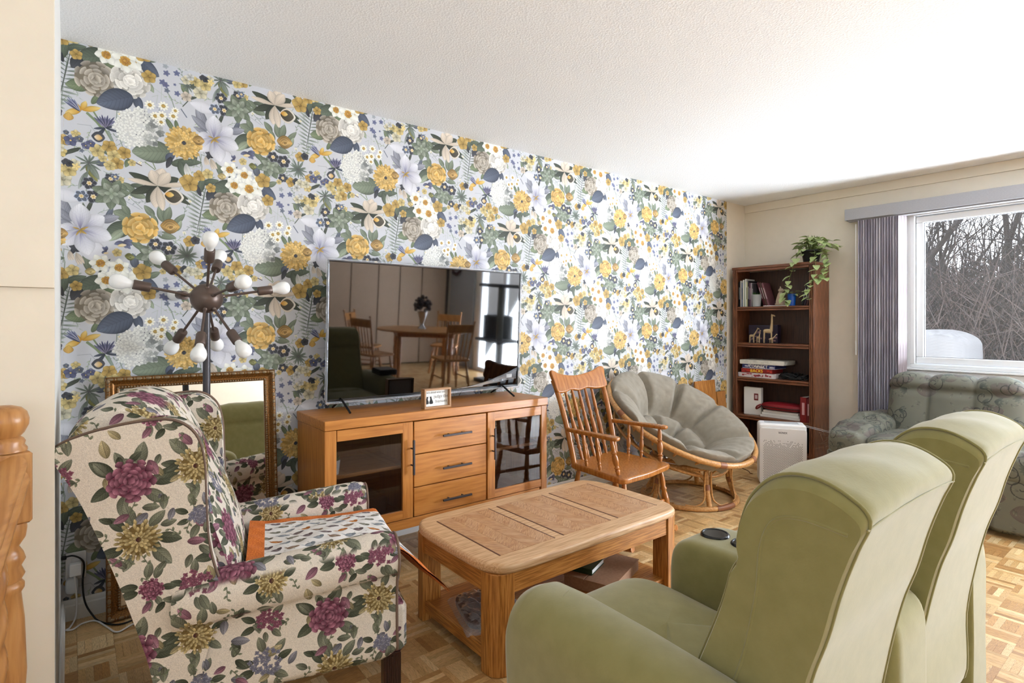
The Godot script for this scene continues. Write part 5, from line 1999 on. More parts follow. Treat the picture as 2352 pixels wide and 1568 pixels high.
func build_papasan() -> void:
	var o := thing("papasan_chair", "round rattan papasan chair with a tufted grey cushion", "chair", Vector3(3.50, 0, .63))
	var rt: Material = M.rattan
	# stand: floor ring, top ring, four splayed legs with looped braces
	part("floor_ring", mb().tube(ring_pts(Vector3(0, .018, 0), Vector3.RIGHT, Vector3.BACK, .325), .017, 10, true), rt, o)
	part("top_ring", mb().tube(ring_pts(Vector3(0, .272, 0), Vector3.RIGHT, Vector3.BACK, .265), .016, 10, true).tube(ring_pts(Vector3(0, .30, 0), Vector3.RIGHT, Vector3.BACK, .255), .012, 10, true), rt, o)
	for k in 5:
		var a := .85 + TAU * k / 5.0
		var d := Vector3(cos(a), 0, sin(a))
		var e := Vector3(-d.z, 0, d.x)
		part("leg", mb().tube([d * .315 + Vector3(0, .02, 0), d * .270 + Vector3(0, .15, 0), d * .262 + Vector3(0, .285, 0)], .0175, 9), rt, o)
		var br := mb()
		for s in [-1.0, 1.0]:
			br.tube(curve([d * .296 + e * s * .020 + Vector3(0, .26, 0), d * .288 + e * s * .024 + Vector3(0, .16, 0), d * .300 + e * s * .032 + Vector3(0, .075, 0), d * .300 + e * s * .085 + Vector3(0, .034, 0), d * .27 + e * s * .15 + Vector3(0, .034, 0)], 5), .0062, 7)
			br.tube(curve([d * .282 + e * s * .020 + Vector3(0, .15, 0), d * .272 + e * s * .030 + Vector3(0, .225, 0), d * .258 + e * s * .085 + Vector3(0, .258, 0), d * .23 + e * s * .13 + Vector3(0, .26, 0)], 5), .0062, 7)
		part("brace", br, rt, o)
		part("binding", mb().tube([d * .283 + Vector3(0, .13, 0), d * .272 + Vector3(0, .165, 0)], .0215, 10), M.rattan_bind, o)
	part("binding", mb().tube(ring_pts(Vector3(0, .018, 0), Vector3.RIGHT, Vector3.BACK, .325, 64).slice(15, 21), .0195, 10), M.rattan_bind, o)
	# bowl
	var n := Vector3(.02, .885, .462).normalized()
	var c := Vector3(.01, .568, -.075)
	var ax := Vector3.RIGHT - n * n.x
	ax = ax.normalized()
	var ay := n.cross(ax).normalized()
	if ay.z < 0:
		ay = -ay
	var R := .552
	var bowl := part("bowl_rim", mb().tube(ring_pts(c, ax, ay, R, 72), .0195, 12, true), rt, o)
	var inner := mb()
	inner.tube(ring_pts(c - n * .18, ax, ay, R * .80, 56), .011, 8, true)
	inner.tube(ring_pts(c - n * .27, ax, ay, R * .52, 48), .011, 8, true)
	for k in 20:
		var a := TAU * k / 20.0
		var d := ax * cos(a) + ay * sin(a)
		var pts := []
		for j in 7:
			var r := lerpf(.25, 1.0, j / 6.0)
			pts.append(c + d * R * r - n * .30 * (1.0 - r * r))
		inner.tube(pts, .0085, 7)
	part("bowl_ribs", inner, rt, bowl)
	var wrap := mb()
	for a in [.4, 1.25, 1.9, 3.3, 4.4, 5.5]:
		var seg := []
		for k in 6:
			var q: float = a + k * .018
			seg.append(c + (ax * cos(q) + ay * sin(q)) * R)
		wrap.tube(seg, .0212, 10)
	part("binding", wrap, M.rattan_bind, bowl)
	# cushion: bowl-shaped pad, ring of fat lobes round a tufted middle
	var rows := []
	var rng := RandomNumberGenerator.new()
	rng.seed = 44
	var ph := []
	for k in 10:
		ph.append(rng.randf_range(-.12, .12))
	var nr := 56
	var na := 180
	for j in nr + 1:
		var t := j / float(nr)      # 0 centre .. 1 outer edge and under
		var row := PackedVector3Array()
		for i in na:
			var a := TAU * i / na
			row.append(c + cushion_at(t, a, ax, ay, n, R))
		rows.append(row)
	part("cushion", mb().grid(rows, true), M.papasan_cloth, o, "grey tufted cushion")


func cushion_at(t: float, a: float, ax: Vector3, ay: Vector3, n: Vector3, R: float) -> Vector3:
	var d := ax * cos(a) + ay * sin(a)
	var w := a + .10 * sin(a * 2.0 + 1.0)
	var crease := 1.0 - exp(-pow(sin(w * 4.0) / .26, 2.0))            # eight deep pleats between the fat outer lobes
	var crease2 := 1.0 - exp(-pow(sin(w * 2.5 + .6) / .30, 2.0))      # five round the middle
	var near := exp(-pow(sin(w * 4.0) / .5, 2.0))
	var fine := sin(a * 53.0 + 4.0 * sin(a * 7.0)) * .5 + sin(a * 83.0 + 3.0 * sin(a * 5.0)) * .5
	var high := clampf(-sin(a) * 1.1 + .1, 0.0, 1.0)                  # side that leans on the wall stands higher
	var r: float
	var h: float
	if t < .80:
		var q := t / .80
		r = R * .945 * q
		var base := -.255 * (1.0 - q * q)
		var lobe := 0.0
		if q > .50:
			var s := (q - .50) / .50
			lobe = .118 * pow(maxf(0.0, sin(PI * pow(s, .75) * .93)), .6) * (.30 + .70 * crease) * (.85 + .35 * high)
			lobe += .005 * fine * (.25 + near) * sin(PI * s)
		elif q > .17:
			var s := (q - .17) / .33
			lobe = .070 * pow(maxf(0.0, sin(PI * s)), .6) * (.22 + .78 * crease2)
		else:
			var s := q / .17
			lobe = .050 * (1.0 - s * s)
		h = base + lobe + .012
	else:
		var s := (t - .80) / .20
		var an := s * PI * .9
		r = R * .945 + sin(an) * (.012 + .034 * high) * (.4 + .6 * crease) - R * .10 * s * s + .003 * fine * sin(an)
		h = .012 + .118 * pow(sin(PI * .93), .6) * (.30 + .70 * crease) * (.85 + .35 * high) - .13 * s * s - .03 * s
	var p := d * r
	h += .0022 * sin(p.x * 95.0 + 3.0 * sin(p.z * 31.0)) * sin(p.z * 70.0 + p.y * 40.0) * clampf(t * 3.0, 0.0, 1.0)
	return p + n * h


# ---------------------------------------------------------------- rocking chair
func turned(m: MB, a: Vector3, b: Vector3, r: float) -> void:
	var l := a.distance_to(b)
	var pr := []
	for q in [[0, .62], [.06, .70], [.12, .9], [.15, .62], [.19, 1.0], [.23, .62], [.30, .95], [.42, 1.12], [.52, .95], [.58, .66], [.62, 1.0], [.66, .66], [.72, .85], [.86, .72], [1.0, .55]]:
		pr.append(Vector2(q[1] * r, q[0] * l))
	m.lathe(pr, a, b - a, 12)


func build_rocker() -> void:
	var o := thing("rocking_chair", "honey-brown wooden spindle-back rocking chair by the floral wall", "chair", Vector3(2.56, 0, .79), .10)
	var wd: Material = M.rocker_wood
	# saddle seat
	var ol := curve2([Vector2(-.215, -.19), Vector2(-.10, -.20), Vector2(.10, -.20), Vector2(.215, -.19), Vector2(.235, -.05), Vector2(.245, .12), Vector2(.235, .20), Vector2(.12, .215), Vector2(0, .222), Vector2(-.12, .215), Vector2(-.235, .20), Vector2(-.245, .12), Vector2(-.235, -.05)], 4)
	part("seat", mb().at(Transform3D(Basis.from_euler(Vector3(PI / 2 + .05, 0, 0)), Vector3(0, .405, 0))).extrude(ol, .036, .012, 4), wd, o)
	# back posts, lean back
	for s in [-1.0, 1.0]:
		part("back_post", mb().tube(curve([Vector3(s * .205, .42, -.17), Vector3(s * .215, .62, -.215), Vector3(s * .225, .80, -.27), Vector3(s * .232, .905, -.315)], 5), [.017, .017, .017, .017, .017, .0165, .0165, .0165, .0165, .016, .016, .016, .0155, .015, .015, .0145], 10), wd, o)
	# shaped crest rail
	var cr := curve2([Vector2(-.245, -.055), Vector2(-.16, -.062), Vector2(-.08, -.048), Vector2(0, -.058), Vector2(.08, -.048), Vector2(.16, -.062), Vector2(.245, -.055), Vector2(.252, .01), Vector2(.262, .062), Vector2(.235, .082), Vector2(.17, .062), Vector2(.09, .050), Vector2(0, .044), Vector2(-.09, .050), Vector2(-.17, .062), Vector2(-.235, .082), Vector2(-.262, .062), Vector2(-.252, .01)], 4)
	var cm := mb()
	cm.extrude(cr, .024, .009, 4)
	for i in cm.v.size():      # curved to the back
		cm.v[i].z += cm.v[i].x * cm.v[i].x * .55 - .02
	var lean := Basis.from_euler(Vector3(-.38, 0, 0))
	var crest := part("crest_rail", cm, wd, o)
	crest.transform = Transform3D(lean, Vector3(0, .885, -.305))
	# five turned spindles
	for k in 5:
		var x := -.13 + k * .065
		var sp := mb()
		turned(sp, Vector3(x * .92, .42, -.175), Vector3(x, .85, -.312), .0135)
		part("spindle", sp, wd, o)
	# arms on turned posts
	for s in [-1.0, 1.0]:
		var am := curve2([Vector2(-.215, -.016), Vector2(-.10, -.020), Vector2(.05, -.026), Vector2(.13, -.032), Vector2(.16, -.02), Vector2(.165, .0), Vector2(.16, .02), Vector2(.13, .032), Vector2(.05, .026), Vector2(-.10, .020), Vector2(-.215, .016)], 4)
		part("arm", mb().at(Transform3D(Basis.from_euler(Vector3(PI / 2, 0, 0)) * Basis.from_euler(Vector3(0, 0, PI / 2 - s * .06)), Vector3(s * .238, .622, .01))).extrude(am, .022, .009, 4), wd, o)
		var ap := mb()
		turned(ap, Vector3(s * .215, .42, .15), Vector3(s * .246, .614, .125), .0165)
		part("arm_post", ap, wd, o)
		for z in [.02, -.075]:
			var sp := mb()
			turned(sp, Vector3(s * .208, .42, z), Vector3(s * .232, .614, z - .01), .012)
			part("spindle", sp, wd, o)
		# legs and rocker
		for z in [-.15, .165]:
			var lg := mb()
			turned(lg, Vector3(s * .225, .062, z * 1.25), Vector3(s * .185, .395, z), .0195)
			part("leg", lg, wd, o)
		var rk := []
		var rr := []
		for k in 17:
			var z := lerpf(-.42, .25, k / 16.0)
			rk.append(Vector3(s * .225, .022 + z * z * .36, z))
			rr.append(.019)
		part("rocker", mb().tube(rk, rr, 8), wd, o)
	part("stretcher", mb().tube([Vector3(-.21, .20, .185), Vector3(0, .20, .185), Vector3(.21, .20, .185)], [.010, .015, .010], 10), wd, o)
	part("stretcher", mb().tube([Vector3(-.21, .20, -.17), Vector3(0, .20, -.17), Vector3(.21, .20, -.17)], [.010, .015, .010], 10), wd, o)


# ---------------------------------------------------------------- mirror leaning on the wall
func build_mirror() -> void:
	var o := thing("wall_mirror", "large gilt-framed mirror standing on the floor against the floral wall", "mirror", Vector3(.465, 0, .118))
	o.rotation.x = -.09
	var hw := .347
	var hh := 1.02
	var gold := grain_mat("gilt", [Color(.28, .18, .08), Color(.50, .33, .14), Color(.62, .43, .20)], Vector3(9, 9, 9), .36, 0.0, .03, 4, 120)
	gold.metallic = .55
	var dark := grain_mat("gilt_relief", [Color(.26, .20, .14), Color(.55, .46, .34), Color(.68, .60, .48)], Vector3(30, 30, 30), .4, 0.0, .05, 3, 121)
	dark.metallic = .4
	# moulded rails: profile in (distance inwards, out from the wall)
	var prof := [Vector2(0, 0), Vector2(0, .022), Vector2(.006, .030), Vector2(.014, .032), Vector2(.020, .026), Vector2(.026, .018), Vector2(.036, .014), Vector2(.044, .020), Vector2(.050, .016), Vector2(.052, .006)]
	var sides := [[Vector3(-hw, 0, 0), Vector3(hw, 0, 0), Vector3.UP], [Vector3(hw, 0, 0), Vector3(hw, hh, 0), Vector3.LEFT], [Vector3(hw, hh, 0), Vector3(-hw, hh, 0), Vector3.DOWN], [Vector3(-hw, hh, 0), Vector3(-hw, 0, 0), Vector3.RIGHT]]
	for s in sides:
		var along: Vector3 = (s[1] - s[0]).normalized()
		var rows := []
		for p in curve(prof, 3):
			rows.append(PackedVector3Array([s[0] + s[2] * p.x + along * p.x + Vector3(0, 0, p.y), s[1] + s[2] * p.x - along * p.x + Vector3(0, 0, p.y)]))
		var rail := part("frame_rail", mb().grid(rows), gold, o)
		# carved leaf roll on the outer edge, beading on the inner edge
		var ln: float = s[0].distance_to(s[1])
		var rel := mb()
		var cnt := int(ln / .034)
		for k in cnt:
			var q: Vector3 = s[0] + along * (k + .5) * ln / cnt + s[2] * .0105
			rel.at(Transform3D(Basis(along, s[2].rotated(along, 0.0), along.cross(s[2])), q + Vector3(0, 0, .031)))
			rel.ball(Vector3.ZERO, Vector3(.0125, .0065, .005), 8, 5)
			rel.ball(Vector3(.017, 0, -.001), Vector3(.004, .006, .0045), 6, 4)
		part("carving", rel, dark, rail).set_meta("kind", "stuff")
		rel = mb()
		cnt = int(ln / .011)
		for k in range(4, cnt - 4):
			var q: Vector3 = s[0] + along * (k + .5) * ln / cnt + s[2] * .0445
			rel.at(Transform3D(Basis(), q + Vector3(0, 0, .0195)))
			rel.ball(Vector3.ZERO, Vector3(.0045, .0045, .0035), 6, 4)
		part("beading", rel, dark, rail).set_meta("kind", "stuff")
	part("backing", mb().slab(Vector3(-hw + .004, .004, -.012), Vector3(hw - .004, hh - .004, 0), .002), M.dark_wood, o)
	var mm := flat_mat("mirror_glass", Color(.93, .93, .92), .015, .5, 1.0)
	part("mirror_glass", mb().slab(Vector3(-hw + .048, .048, .0), Vector3(hw - .048, hh - .048, .007), 0.0), mm, o)


# ---------------------------------------------------------------- many-armed floor lamp
func build_lamp() -> void:
	var o := thing("floor_lamp", "dark bronze sputnik floor lamp with white bulbs on radiating arms", "lamp", Vector3(.46, 0, .315))
	var br: Material = M.bronze
	part("base", mb().lathe([Vector2(0, .018), Vector2(.02, .018), Vector2(.10, .012), Vector2(.125, .006), Vector2(.125, 0), Vector2(0, 0)], Vector3.ZERO, Vector3.UP, 40), br, o)
	part("pole", mb().lathe([Vector2(.0158, .012), Vector2(.0158, .45), Vector2(.0166, .452), Vector2(.0166, .46), Vector2(.0152, .462), Vector2(.0152, .90), Vector2(.0160, .902), Vector2(.0160, .91), Vector2(.0148, .912), Vector2(.0148, 1.30)], Vector3.ZERO, Vector3.UP, 20), M.steel_dark, o)
	var c := Vector3(0, 1.357, 0)
	part("hub", mb().ball(c, Vector3(.064, .064, .064), 28, 18), br, o)
	var R := Vector3(.985, 0, .168)
	var T := Vector3(-.168, 0, .985)
	# (to the right, up, towards the room) in metres from hub to bulb centre
	for q in [[-.208, .198, -.19], [-.34, .065, .06], [.015, .245, .24], [.06, .225, -.25], [.14, .062, .31], [.343, .062, -.04], [-.15, -.235, -.20], [-.03, -.25, .235], [.145, -.235, .20], [.045, -.22, -.25], [-.14, .03, -.31]]:
		var d: Vector3 = (R * q[0] + Vector3.UP * q[1] + T * q[2]).normalized()
		var arm := part("arm", mb().rod(c + d * .05, c + d * .212, .0055, .0055, 8).lathe([Vector2(.0085, 0), Vector2(.0085, .012), Vector2(.0055, .014)], c + d * .058, d, 10), br, o)
		part("socket", mb().lathe([Vector2(.004, 0), Vector2(.0185, .002), Vector2(.020, .006), Vector2(.020, .060), Vector2(.0185, .062), Vector2(.010, .062)], c + d * .205, d, 18), br, arm)
		part("bulb", mb().lathe([Vector2(.0135, 0), Vector2(.0145, .008), Vector2(.019, .022), Vector2(.0265, .036), Vector2(.0300, .052), Vector2(.0290, .066), Vector2(.0235, .077), Vector2(.0140, .0835), Vector2(0, .0855)], c + d * .262, d, 20), M.bulb_white, arm, "white globe bulb")
# ---------------------------------------------------------------- bookcase and its contents
func build_bookcase() -> void:
	var o := thing("bookcase", "tall brown wooden bookcase with five shelves in the corner", "bookcase", Vector3(0, 0, 0))
	var xf := 5.085
	var z0 := .045
	var z1 := .812
	var B: Material = M.bookcase_wood
	var A: Material = M.bookcase_wood_across
	for s in 2:
		var a: float = z0 if s == 0 else z1 - .020
		part("side_panel", mb().slab(Vector3(xf + .018, 0, a), Vector3(WX - .016, 1.765, a + .020), .002), B, o)
		# fluted stile
		var st := mb()
		var f: float = z0 if s == 0 else z1 - .046
		st.slab(Vector3(xf + .002, 0, f), Vector3(xf + .018, 1.765, f + .046), .001)
		for k in 3:
			st.slab(Vector3(xf - .004, 0, f + .003 + k * .0145), Vector3(xf + .004, 1.765, f + .0135 + k * .0145), .004)
		part("stile", st, B, o)
	part("back_panel", mb().slab(Vector3(WX - .030, .06, z0 + .02), Vector3(WX - .020, 1.76, z1 - .02), 0.0), M.bookcase_back, o)
	var tp := mb()
	tp.slab(Vector3(xf - .010, 1.765, z0 - .004), Vector3(WX - .014, 1.790, z1 + .004), .004)
	tp.slab(Vector3(xf - .003, 1.742, z0 + .046), Vector3(xf + .012, 1.765, z1 - .046), .004)
	part("top", tp, A, o)
	for y in [1.409, 1.062, .735, .372, .085]:
		var sh := part("shelf", mb().slab(Vector3(xf + .018, y - .020, z0 + .020), Vector3(WX - .031, y, z1 - .020), .001), A, o)
		part("shelf_edge", mb().slab(Vector3(xf + .001, y - .040, z0 + .046), Vector3(xf + .0185, y - .022, z1 - .046), .004).slab(Vector3(xf + .001, y - .020, z0 + .046), Vector3(xf + .0185, y - .001, z1 - .046), .005), A, sh)
	part("plinth", mb().slab(Vector3(xf + .012, 0, z0 + .046), Vector3(xf + .026, .062, z1 - .046), .002), A, o)


func book(label: String, at: Vector3, size: Vector3, col: Color, lean := 0.0, group := "") -> Node3D:
	# size: depth into the shelf (x), height, thickness (z); spine looks to -x
	var o := thing("book", label, "book", at, 0.0, group)
	o.rotation.x = lean
	var cm := flat_mat("book_%d" % used["book"], col, .5)
	var m := mb()
	m.slab(Vector3(0, 0, 0), Vector3(size.x, size.y, .0022), .0008)
	m.slab(Vector3(0, 0, size.z - .0022), Vector3(size.x, size.y, size.z), .0008)
	m.slab(Vector3(0, 0, .0022), Vector3(.0025, size.y, size.z - .0022), .0008)
	part("cover", m, cm, o)
	part("pages", mb().slab(Vector3(.003, .003, .0024), Vector3(size.x - .004, size.y - .003, size.z - .0024), 0.0), M.white_paper, o)
	if size.z > .012:
		part("spine_title", mb().slab(Vector3(-.0006, size.y * .3, size.z * .3), Vector3(.0, size.y * .78, size.z * .7), 0.0), flat_mat("title_%d" % used["book"], col.lightened(.55) if col.v < .5 else col.darkened(.6), .6), o)
	return o


func game_box(label: String, at: Vector3, size: Vector3, turn: float, col: Color, lid: Color, band: Color, title := "") -> void:
	var o := thing("game_box", label, "board game", at, turn, "board games stacked in the bookcase")
	var k: int = used["game_box"]
	part("box_base", mb().slab(Vector3(0, 0, -size.z / 2 + .002), Vector3(size.x - .002, size.y * .5, size.z / 2 - .002), .001), flat_mat("game_base_%d" % k, lid, .55), o)
	var cm := flat_mat("game_lid_%d" % k, col, .45)
	part("box_lid", mb().slab(Vector3(-.001, .004, -size.z / 2), Vector3(size.x, size.y, size.z / 2), .0015), cm, o)
	var rng := RandomNumberGenerator.new()
	rng.seed = 50 + k
	var pm := mb()
	for j in (26 if size.y > .1 else 16):
		var z := rng.randf_range(-size.z * .48, size.z * .44)
		var w := rng.randf_range(.008, .035)
		var y := rng.randf_range(.006, size.y * .7)
		pm.slab(Vector3(-.0016, y, z), Vector3(-.0009, minf(size.y - .003, y + rng.randf_range(.006, .018)), minf(z + w, size.z * .48)), 0.0)
	part("printed_art", pm, flat_mat("game_art_%d" % k, band, .5), o).set_meta("kind", "stuff")
	if title:
		write_on(title, size.y * .95, flat_mat("game_title_%d" % k, Color(.95, .80, .25) if col.r > .4 and col.g < .3 else Color(.95, .93, .9), .5), o, Transform3D(Basis.from_euler(Vector3(0, -PI / 2, 0)), Vector3(-.0022, size.y * .52, 0.0)), "title", "Droid Sans", .0006, 700)


func build_books() -> void:
	var xb := 5.125
	var y := 1.409
	# upright row on the top shelf
	var row := [[.018, .245, Color(.10, .10, .11), "black hardback"], [.010, .255, Color(.86, .85, .82), "white slim paperback"], [.014, .235, Color(.42, .47, .56), "grey-blue paperback"], [.012, .262, Color(.90, .89, .84), "tall cream paperback"], [.009, .250, Color(.60, .66, .58), "pale green booklet"], [.012, .270, Color(.88, .88, .86), "tallest white book"], [.013, .240, Color(.80, .80, .62), "pale yellow paperback"], [.016, .250, Color(.15, .14, .16), "charcoal hardback"], [.014, .230, Color(.34, .20, .27), "plum paperback"], [.012, .228, Color(.66, .60, .62), "mauve paperback"], [.014, .222, Color(.20, .18, .20), "dark grey paperback"]]
	var z := .078
	for b in row:
		book("%s upright in the row on the bookcase's top shelf" % b[3], Vector3(xb + .012, y, z), Vector3(.16, b[1], b[0] - .0008), b[2], 0.0, "books on the top shelf")
		z += b[0] + .0006
	for k in 3:
		book(["wine-red book leaning against the row on the top shelf", "dusty pink book leaning outermost on the top shelf", "brown book leaning between the red and pink books"][[0, 2, 1][k]], Vector3(xb + .06, y + .006, z + .077 + k * .021), Vector3(.13, .235 - k * .004, .018), [Color(.35, .13, .16), Color(.32, .20, .16), Color(.48, .30, .32)][k], -.30, "books on the top shelf")
	for k in 4:
		book(["black book leaning on the bookcase's right side", "dark purple book leaning beside the blue cup", "maroon book leaning at the shelf's right end", "dark brown book leaning among the right-hand books"][k], Vector3(xb + .03, y + .004, .668 + k * .020), Vector3(.15, .20 + .006 * k, .016), [Color(.09, .08, .09), Color(.20, .12, .19), Color(.29, .10, .11), Color(.16, .11, .09)][k], .20, "books on the top shelf")
	# plastic tub with leaves
	var tub := thing("plastic_tub", "cloudy clear plastic tub holding a small green plant on the top shelf", "container", Vector3(5.088, y, .262))
	var tm := flat_mat("cloudy_plastic", Color(.66, .68, .69), .35)
	tm.backlight_enabled = true
	tm.backlight = Color(.4, .42, .42)
	part("tub_wall", mb().lathe([Vector2(0, .001), Vector2(.036, .001), Vector2(.0435, .108), Vector2(.046, .110), Vector2(.046, .114), Vector2(.042, .113), Vector2(.035, .006), Vector2(0, .006)], Vector3(.047, 0, 0), Vector3.UP, 28), tm, tub)
	var gr := mb()
	var rng := RandomNumberGenerator.new()
	rng.seed = 61
	for k in 26:
		var a := rng.randf() * TAU
		gr.tube([Vector3(.047, .05, 0), Vector3(.047 + cos(a) * .02, .11, sin(a) * .02), Vector3(.047 + cos(a) * .038, .118 + rng.randf() * .025, sin(a) * .038)], [.003, .0045, .0006], 4)
	part("leaves", gr, flat_mat("tub_leaf", Color(.20, .33, .11), .6), tub)
	# white papers lying flat
	single("magazine", mb().slab(Vector3(5.10, y, .345), Vector3(5.26, y + .006, .565), .001), M.white_paper, "white magazine lying flat under the cat figurine", "magazine")
	# cat figurine
	var cat := thing("cat_figurine", "beige sitting cat figurine on the bookcase's top shelf", "figurine", Vector3(5.135, y + .006, .490), -1.25)
	var cm := grain_mat("cat_clay", [Color(.50, .43, .36), Color(.66, .58, .50), Color(.74, .67, .59)], Vector3(14, 14, 14), .6, 0.0, .03, 4, 130)
	part("body", mb().lathe([Vector2(0, 0), Vector2(.036, 0), Vector2(.041, .018), Vector2(.038, .05), Vector2(.030, .080), Vector2(.022, .104), Vector2(.017, .116), Vector2(.012, .124), Vector2(0, .126)], Vector3.ZERO, Vector3.UP, 24).ball(Vector3(0, .02, -.026), Vector3(.036, .022, .026), 14, 8), cm, cat)
	part("head", mb().ball(Vector3(.005, .138, 0), Vector3(.0235, .020, .0215), 18, 12).ball(Vector3(.024, .133, 0), Vector3(.009, .007, .009), 10, 6), cm, cat)
	for s in [-1.0, 1.0]:
		part("ear", mb().tube([Vector3(.002, .150, s * .013), Vector3(.0, .176, s * .0175)], [.009, .0008], 6), cm, cat)
		part("foreleg", mb().tube([Vector3(.018, .085, s * .010), Vector3(.033, .04, s * .012), Vector3(.036, .006, s * .013), Vector3(.044, .005, s * .014)], [.010, .0085, .0085, .007], 8), cm, cat)
	part("tail", mb().tube(curve([Vector3(-.03, .012, .01), Vector3(-.035, .010, .04), Vector3(-.01, .009, .055), Vector3(.02, .008, .05)], 5), .0065, 8), cm, cat)
	# blue cup with trailing cuttings
	var cup := thing("blue_cup", "bright blue plastic cup holding a variegated cutting on the top shelf", "cup", Vector3(5.125, y, .598))
	part("cup_wall", mb().lathe([Vector2(0, 0), Vector2(.029, 0), Vector2(.0365, .105), Vector2(.0365, .107), Vector2(.034, .107), Vector2(.028, .004), Vector2(0, .004)], Vector3.ZERO, Vector3.UP, 26), flat_mat("cup_blue", Color(.03, .30, .66), .3), cup)
	var vg := leaf_material("cup_leaf", 131)
	for k in 9:
		var a := TAU * k / 9.0
		leaf_part(cup, vg, Vector3(cos(a) * .028, .100 + .012 * (k % 3), sin(a) * .028), Vector3(cos(a), .25 - .35 * (k % 2), sin(a)), .055)
	# second shelf: dark boxed game with wooden giraffes in front
	y = 1.062
	game_box("dark purple game box standing upright behind the giraffes", Vector3(5.20, y, .290), Vector3(.06, .172, .285), 0, Color(.12, .08, .17), Color(.06, .05, .07), Color(.55, .42, .44))
	var gm := grain_mat("giraffe_paint", [Color(.36, .24, .12), Color(.80, .70, .52), Color(.88, .80, .65)], Vector3(22, 22, 22), .55, 0.0, .05, 2, 132, [.35, .48, .8])
	var gir := [["tallest carved giraffe with its neck straight up", 5.135, .372, .275, .02, .3], ["carved giraffe with a long slanting neck", 5.115, .225, .165, .75, .0], ["small carved giraffe standing between two others", 5.112, .290, .13, .25, -.4], ["carved giraffe bending its neck low", 5.115, .415, .105, .9, .4]]
	for g in gir:
		var o := thing("giraffe_figurine", "%s on the second shelf" % g[0], "figurine", Vector3(g[1], y, g[2]), g[5] - PI / 2, "wooden giraffes")
		var h: float = g[3]
		var b := h * .42
		part("body", mb().pad(Vector3(0, b, 0), Vector3(h * .30, h * .14, h * .10), 2.6, 16, 10), gm, o)
		for q in [[.11, .03], [.11, -.03], [-.11, .03], [-.11, -.03]]:
			part("leg", mb().tube([Vector3(h * q[0], b - h * .03, h * q[1]), Vector3(h * q[0] * 1.1, .004, h * q[1] * 1.1)], [h * .025, h * .015], 6), gm, o)
		var lean: float = g[4]
		var tip := Vector3(h * (.12 + lean * .32), h * (.96 - lean * .16), 0)
		part("neck", mb().tube([Vector3(h * .10, b, 0), Vector3(h * .13, b, 0).lerp(tip, .55), tip], [h * .055, h * .034, h * .024], 8), gm, o)
		part("head", mb().tube([tip + Vector3(-h * .02, h * .01, 0), tip + Vector3(h * .06, -h * .01, 0), tip + Vector3(h * .10, -h * .035, 0)], [h * .026, h * .028, h * .014], 8).tube([tip, tip + Vector3(-h * .01, h * .05, h * .015)], [h * .008, h * .005], 4).tube([tip, tip + Vector3(-h * .01, h * .05, -h * .015)], [h * .008, h * .005], 4), gm, o)
	# third shelf: board games
	y = .735
	game_box("white-sided patterned game box at the bottom of the stack", Vector3(5.105, y, .270), Vector3(.24, .042, .365), -.04, Color(.84, .80, .80), Color(.80, .78, .78), Color(.60, .22, .25))
	game_box("red game box with yellow title in the middle of the stack", Vector3(5.11, y + .0425, .275), Vector3(.22, .042, .30), .05, Color(.50, .09, .08), Color(.42, .08, .07), Color(.75, .18, .12), "BACKS")
	game_box("blue and white game box above the red one", Vector3(5.115, y + .085, .290), Vector3(.22, .040, .32), .02, Color(.16, .19, .42), Color(.85, .85, .87), Color(.82, .82, .86), "CONNECT")
	game_box("large plain white box lid on top of the game stack", Vector3(5.10, y + .1255, .325), Vector3(.24, .040, .42), .03, Color(.84, .83, .78), Color(.80, .79, .75), Color(.80, .79, .74))
	# tangle of black cables
	var ct := mb()
	for k in 34:
		var c := Vector3(5.18 + rng.randf_range(-.06, .05), y + .012 + rng.randf() * .045, .595 + rng.randf_range(-.10, .10))
		var pts := []
		var ra := rng.randf_range(.025, .07)
		var ph := rng.randf() * TAU
		var sq := rng.randf_range(.5, 1.0)
		for j in 9:
			var a := ph + j * .62
			pts.append(Vector3(clampf(c.x + cos(a) * ra, 5.11, 5.33), maxf(y + .004, c.y + sin(j * 1.7) * .008), clampf(c.z + sin(a) * ra * 1.4 * sq, .485, .745)))
		ct.tube(pts, .0038, 6)
	single("cable_tangle", ct, M.black, "tangle of black cables on the bookcase's third shelf", "cables")
	# fourth shelf
	y = .372
	var wb := thing("white_binder", "white binder with a red square mark standing on the fourth shelf", "binder", Vector3(5.15, y, .125), .12)
	part("cover", mb().slab(Vector3(0, 0, 0), Vector3(.05, .262, .165), .003), M.white_paper, wb)
	var mk := part("cover_mark", mb().slab(Vector3(-.0008, .14, .098), Vector3(.0, .205, .138), 0.0), flat_mat("mark_red", Color(.42, .06, .08), .5), wb, "dark red square emblem")
	part("mark_window", mb().slab(Vector3(-.0012, .155, .107), Vector3(-.0006, .192, .130), 0.0), flat_mat("mark_pale", Color(.80, .70, .70), .5), mk)
	var rb := thing("red_case", "round red zipped case lying on white books", "case", Vector3(5.20, y + .066, .49))
	part("case_body", mb().pad(Vector3(0, .038, 0), Vector3(.20, .076, .40), 2.8, 36, 16), flat_mat("case_red", Color(.50, .03, .08), .55), rb)
	part("zip", mb().tube(oval(Vector3(0, .034, 0), .1015, .202), .004, 6, true), M.black, rb)
	part("strap", mb().tube(curve([Vector3(-.09, .05, -.17), Vector3(-.11, .03, -.20), Vector3(-.09, .004, -.215), Vector3(-.03, .02, -.21)], 5), .008, 6), flat_mat("strap_red", Color(.46, .04, .07), .6), rb)
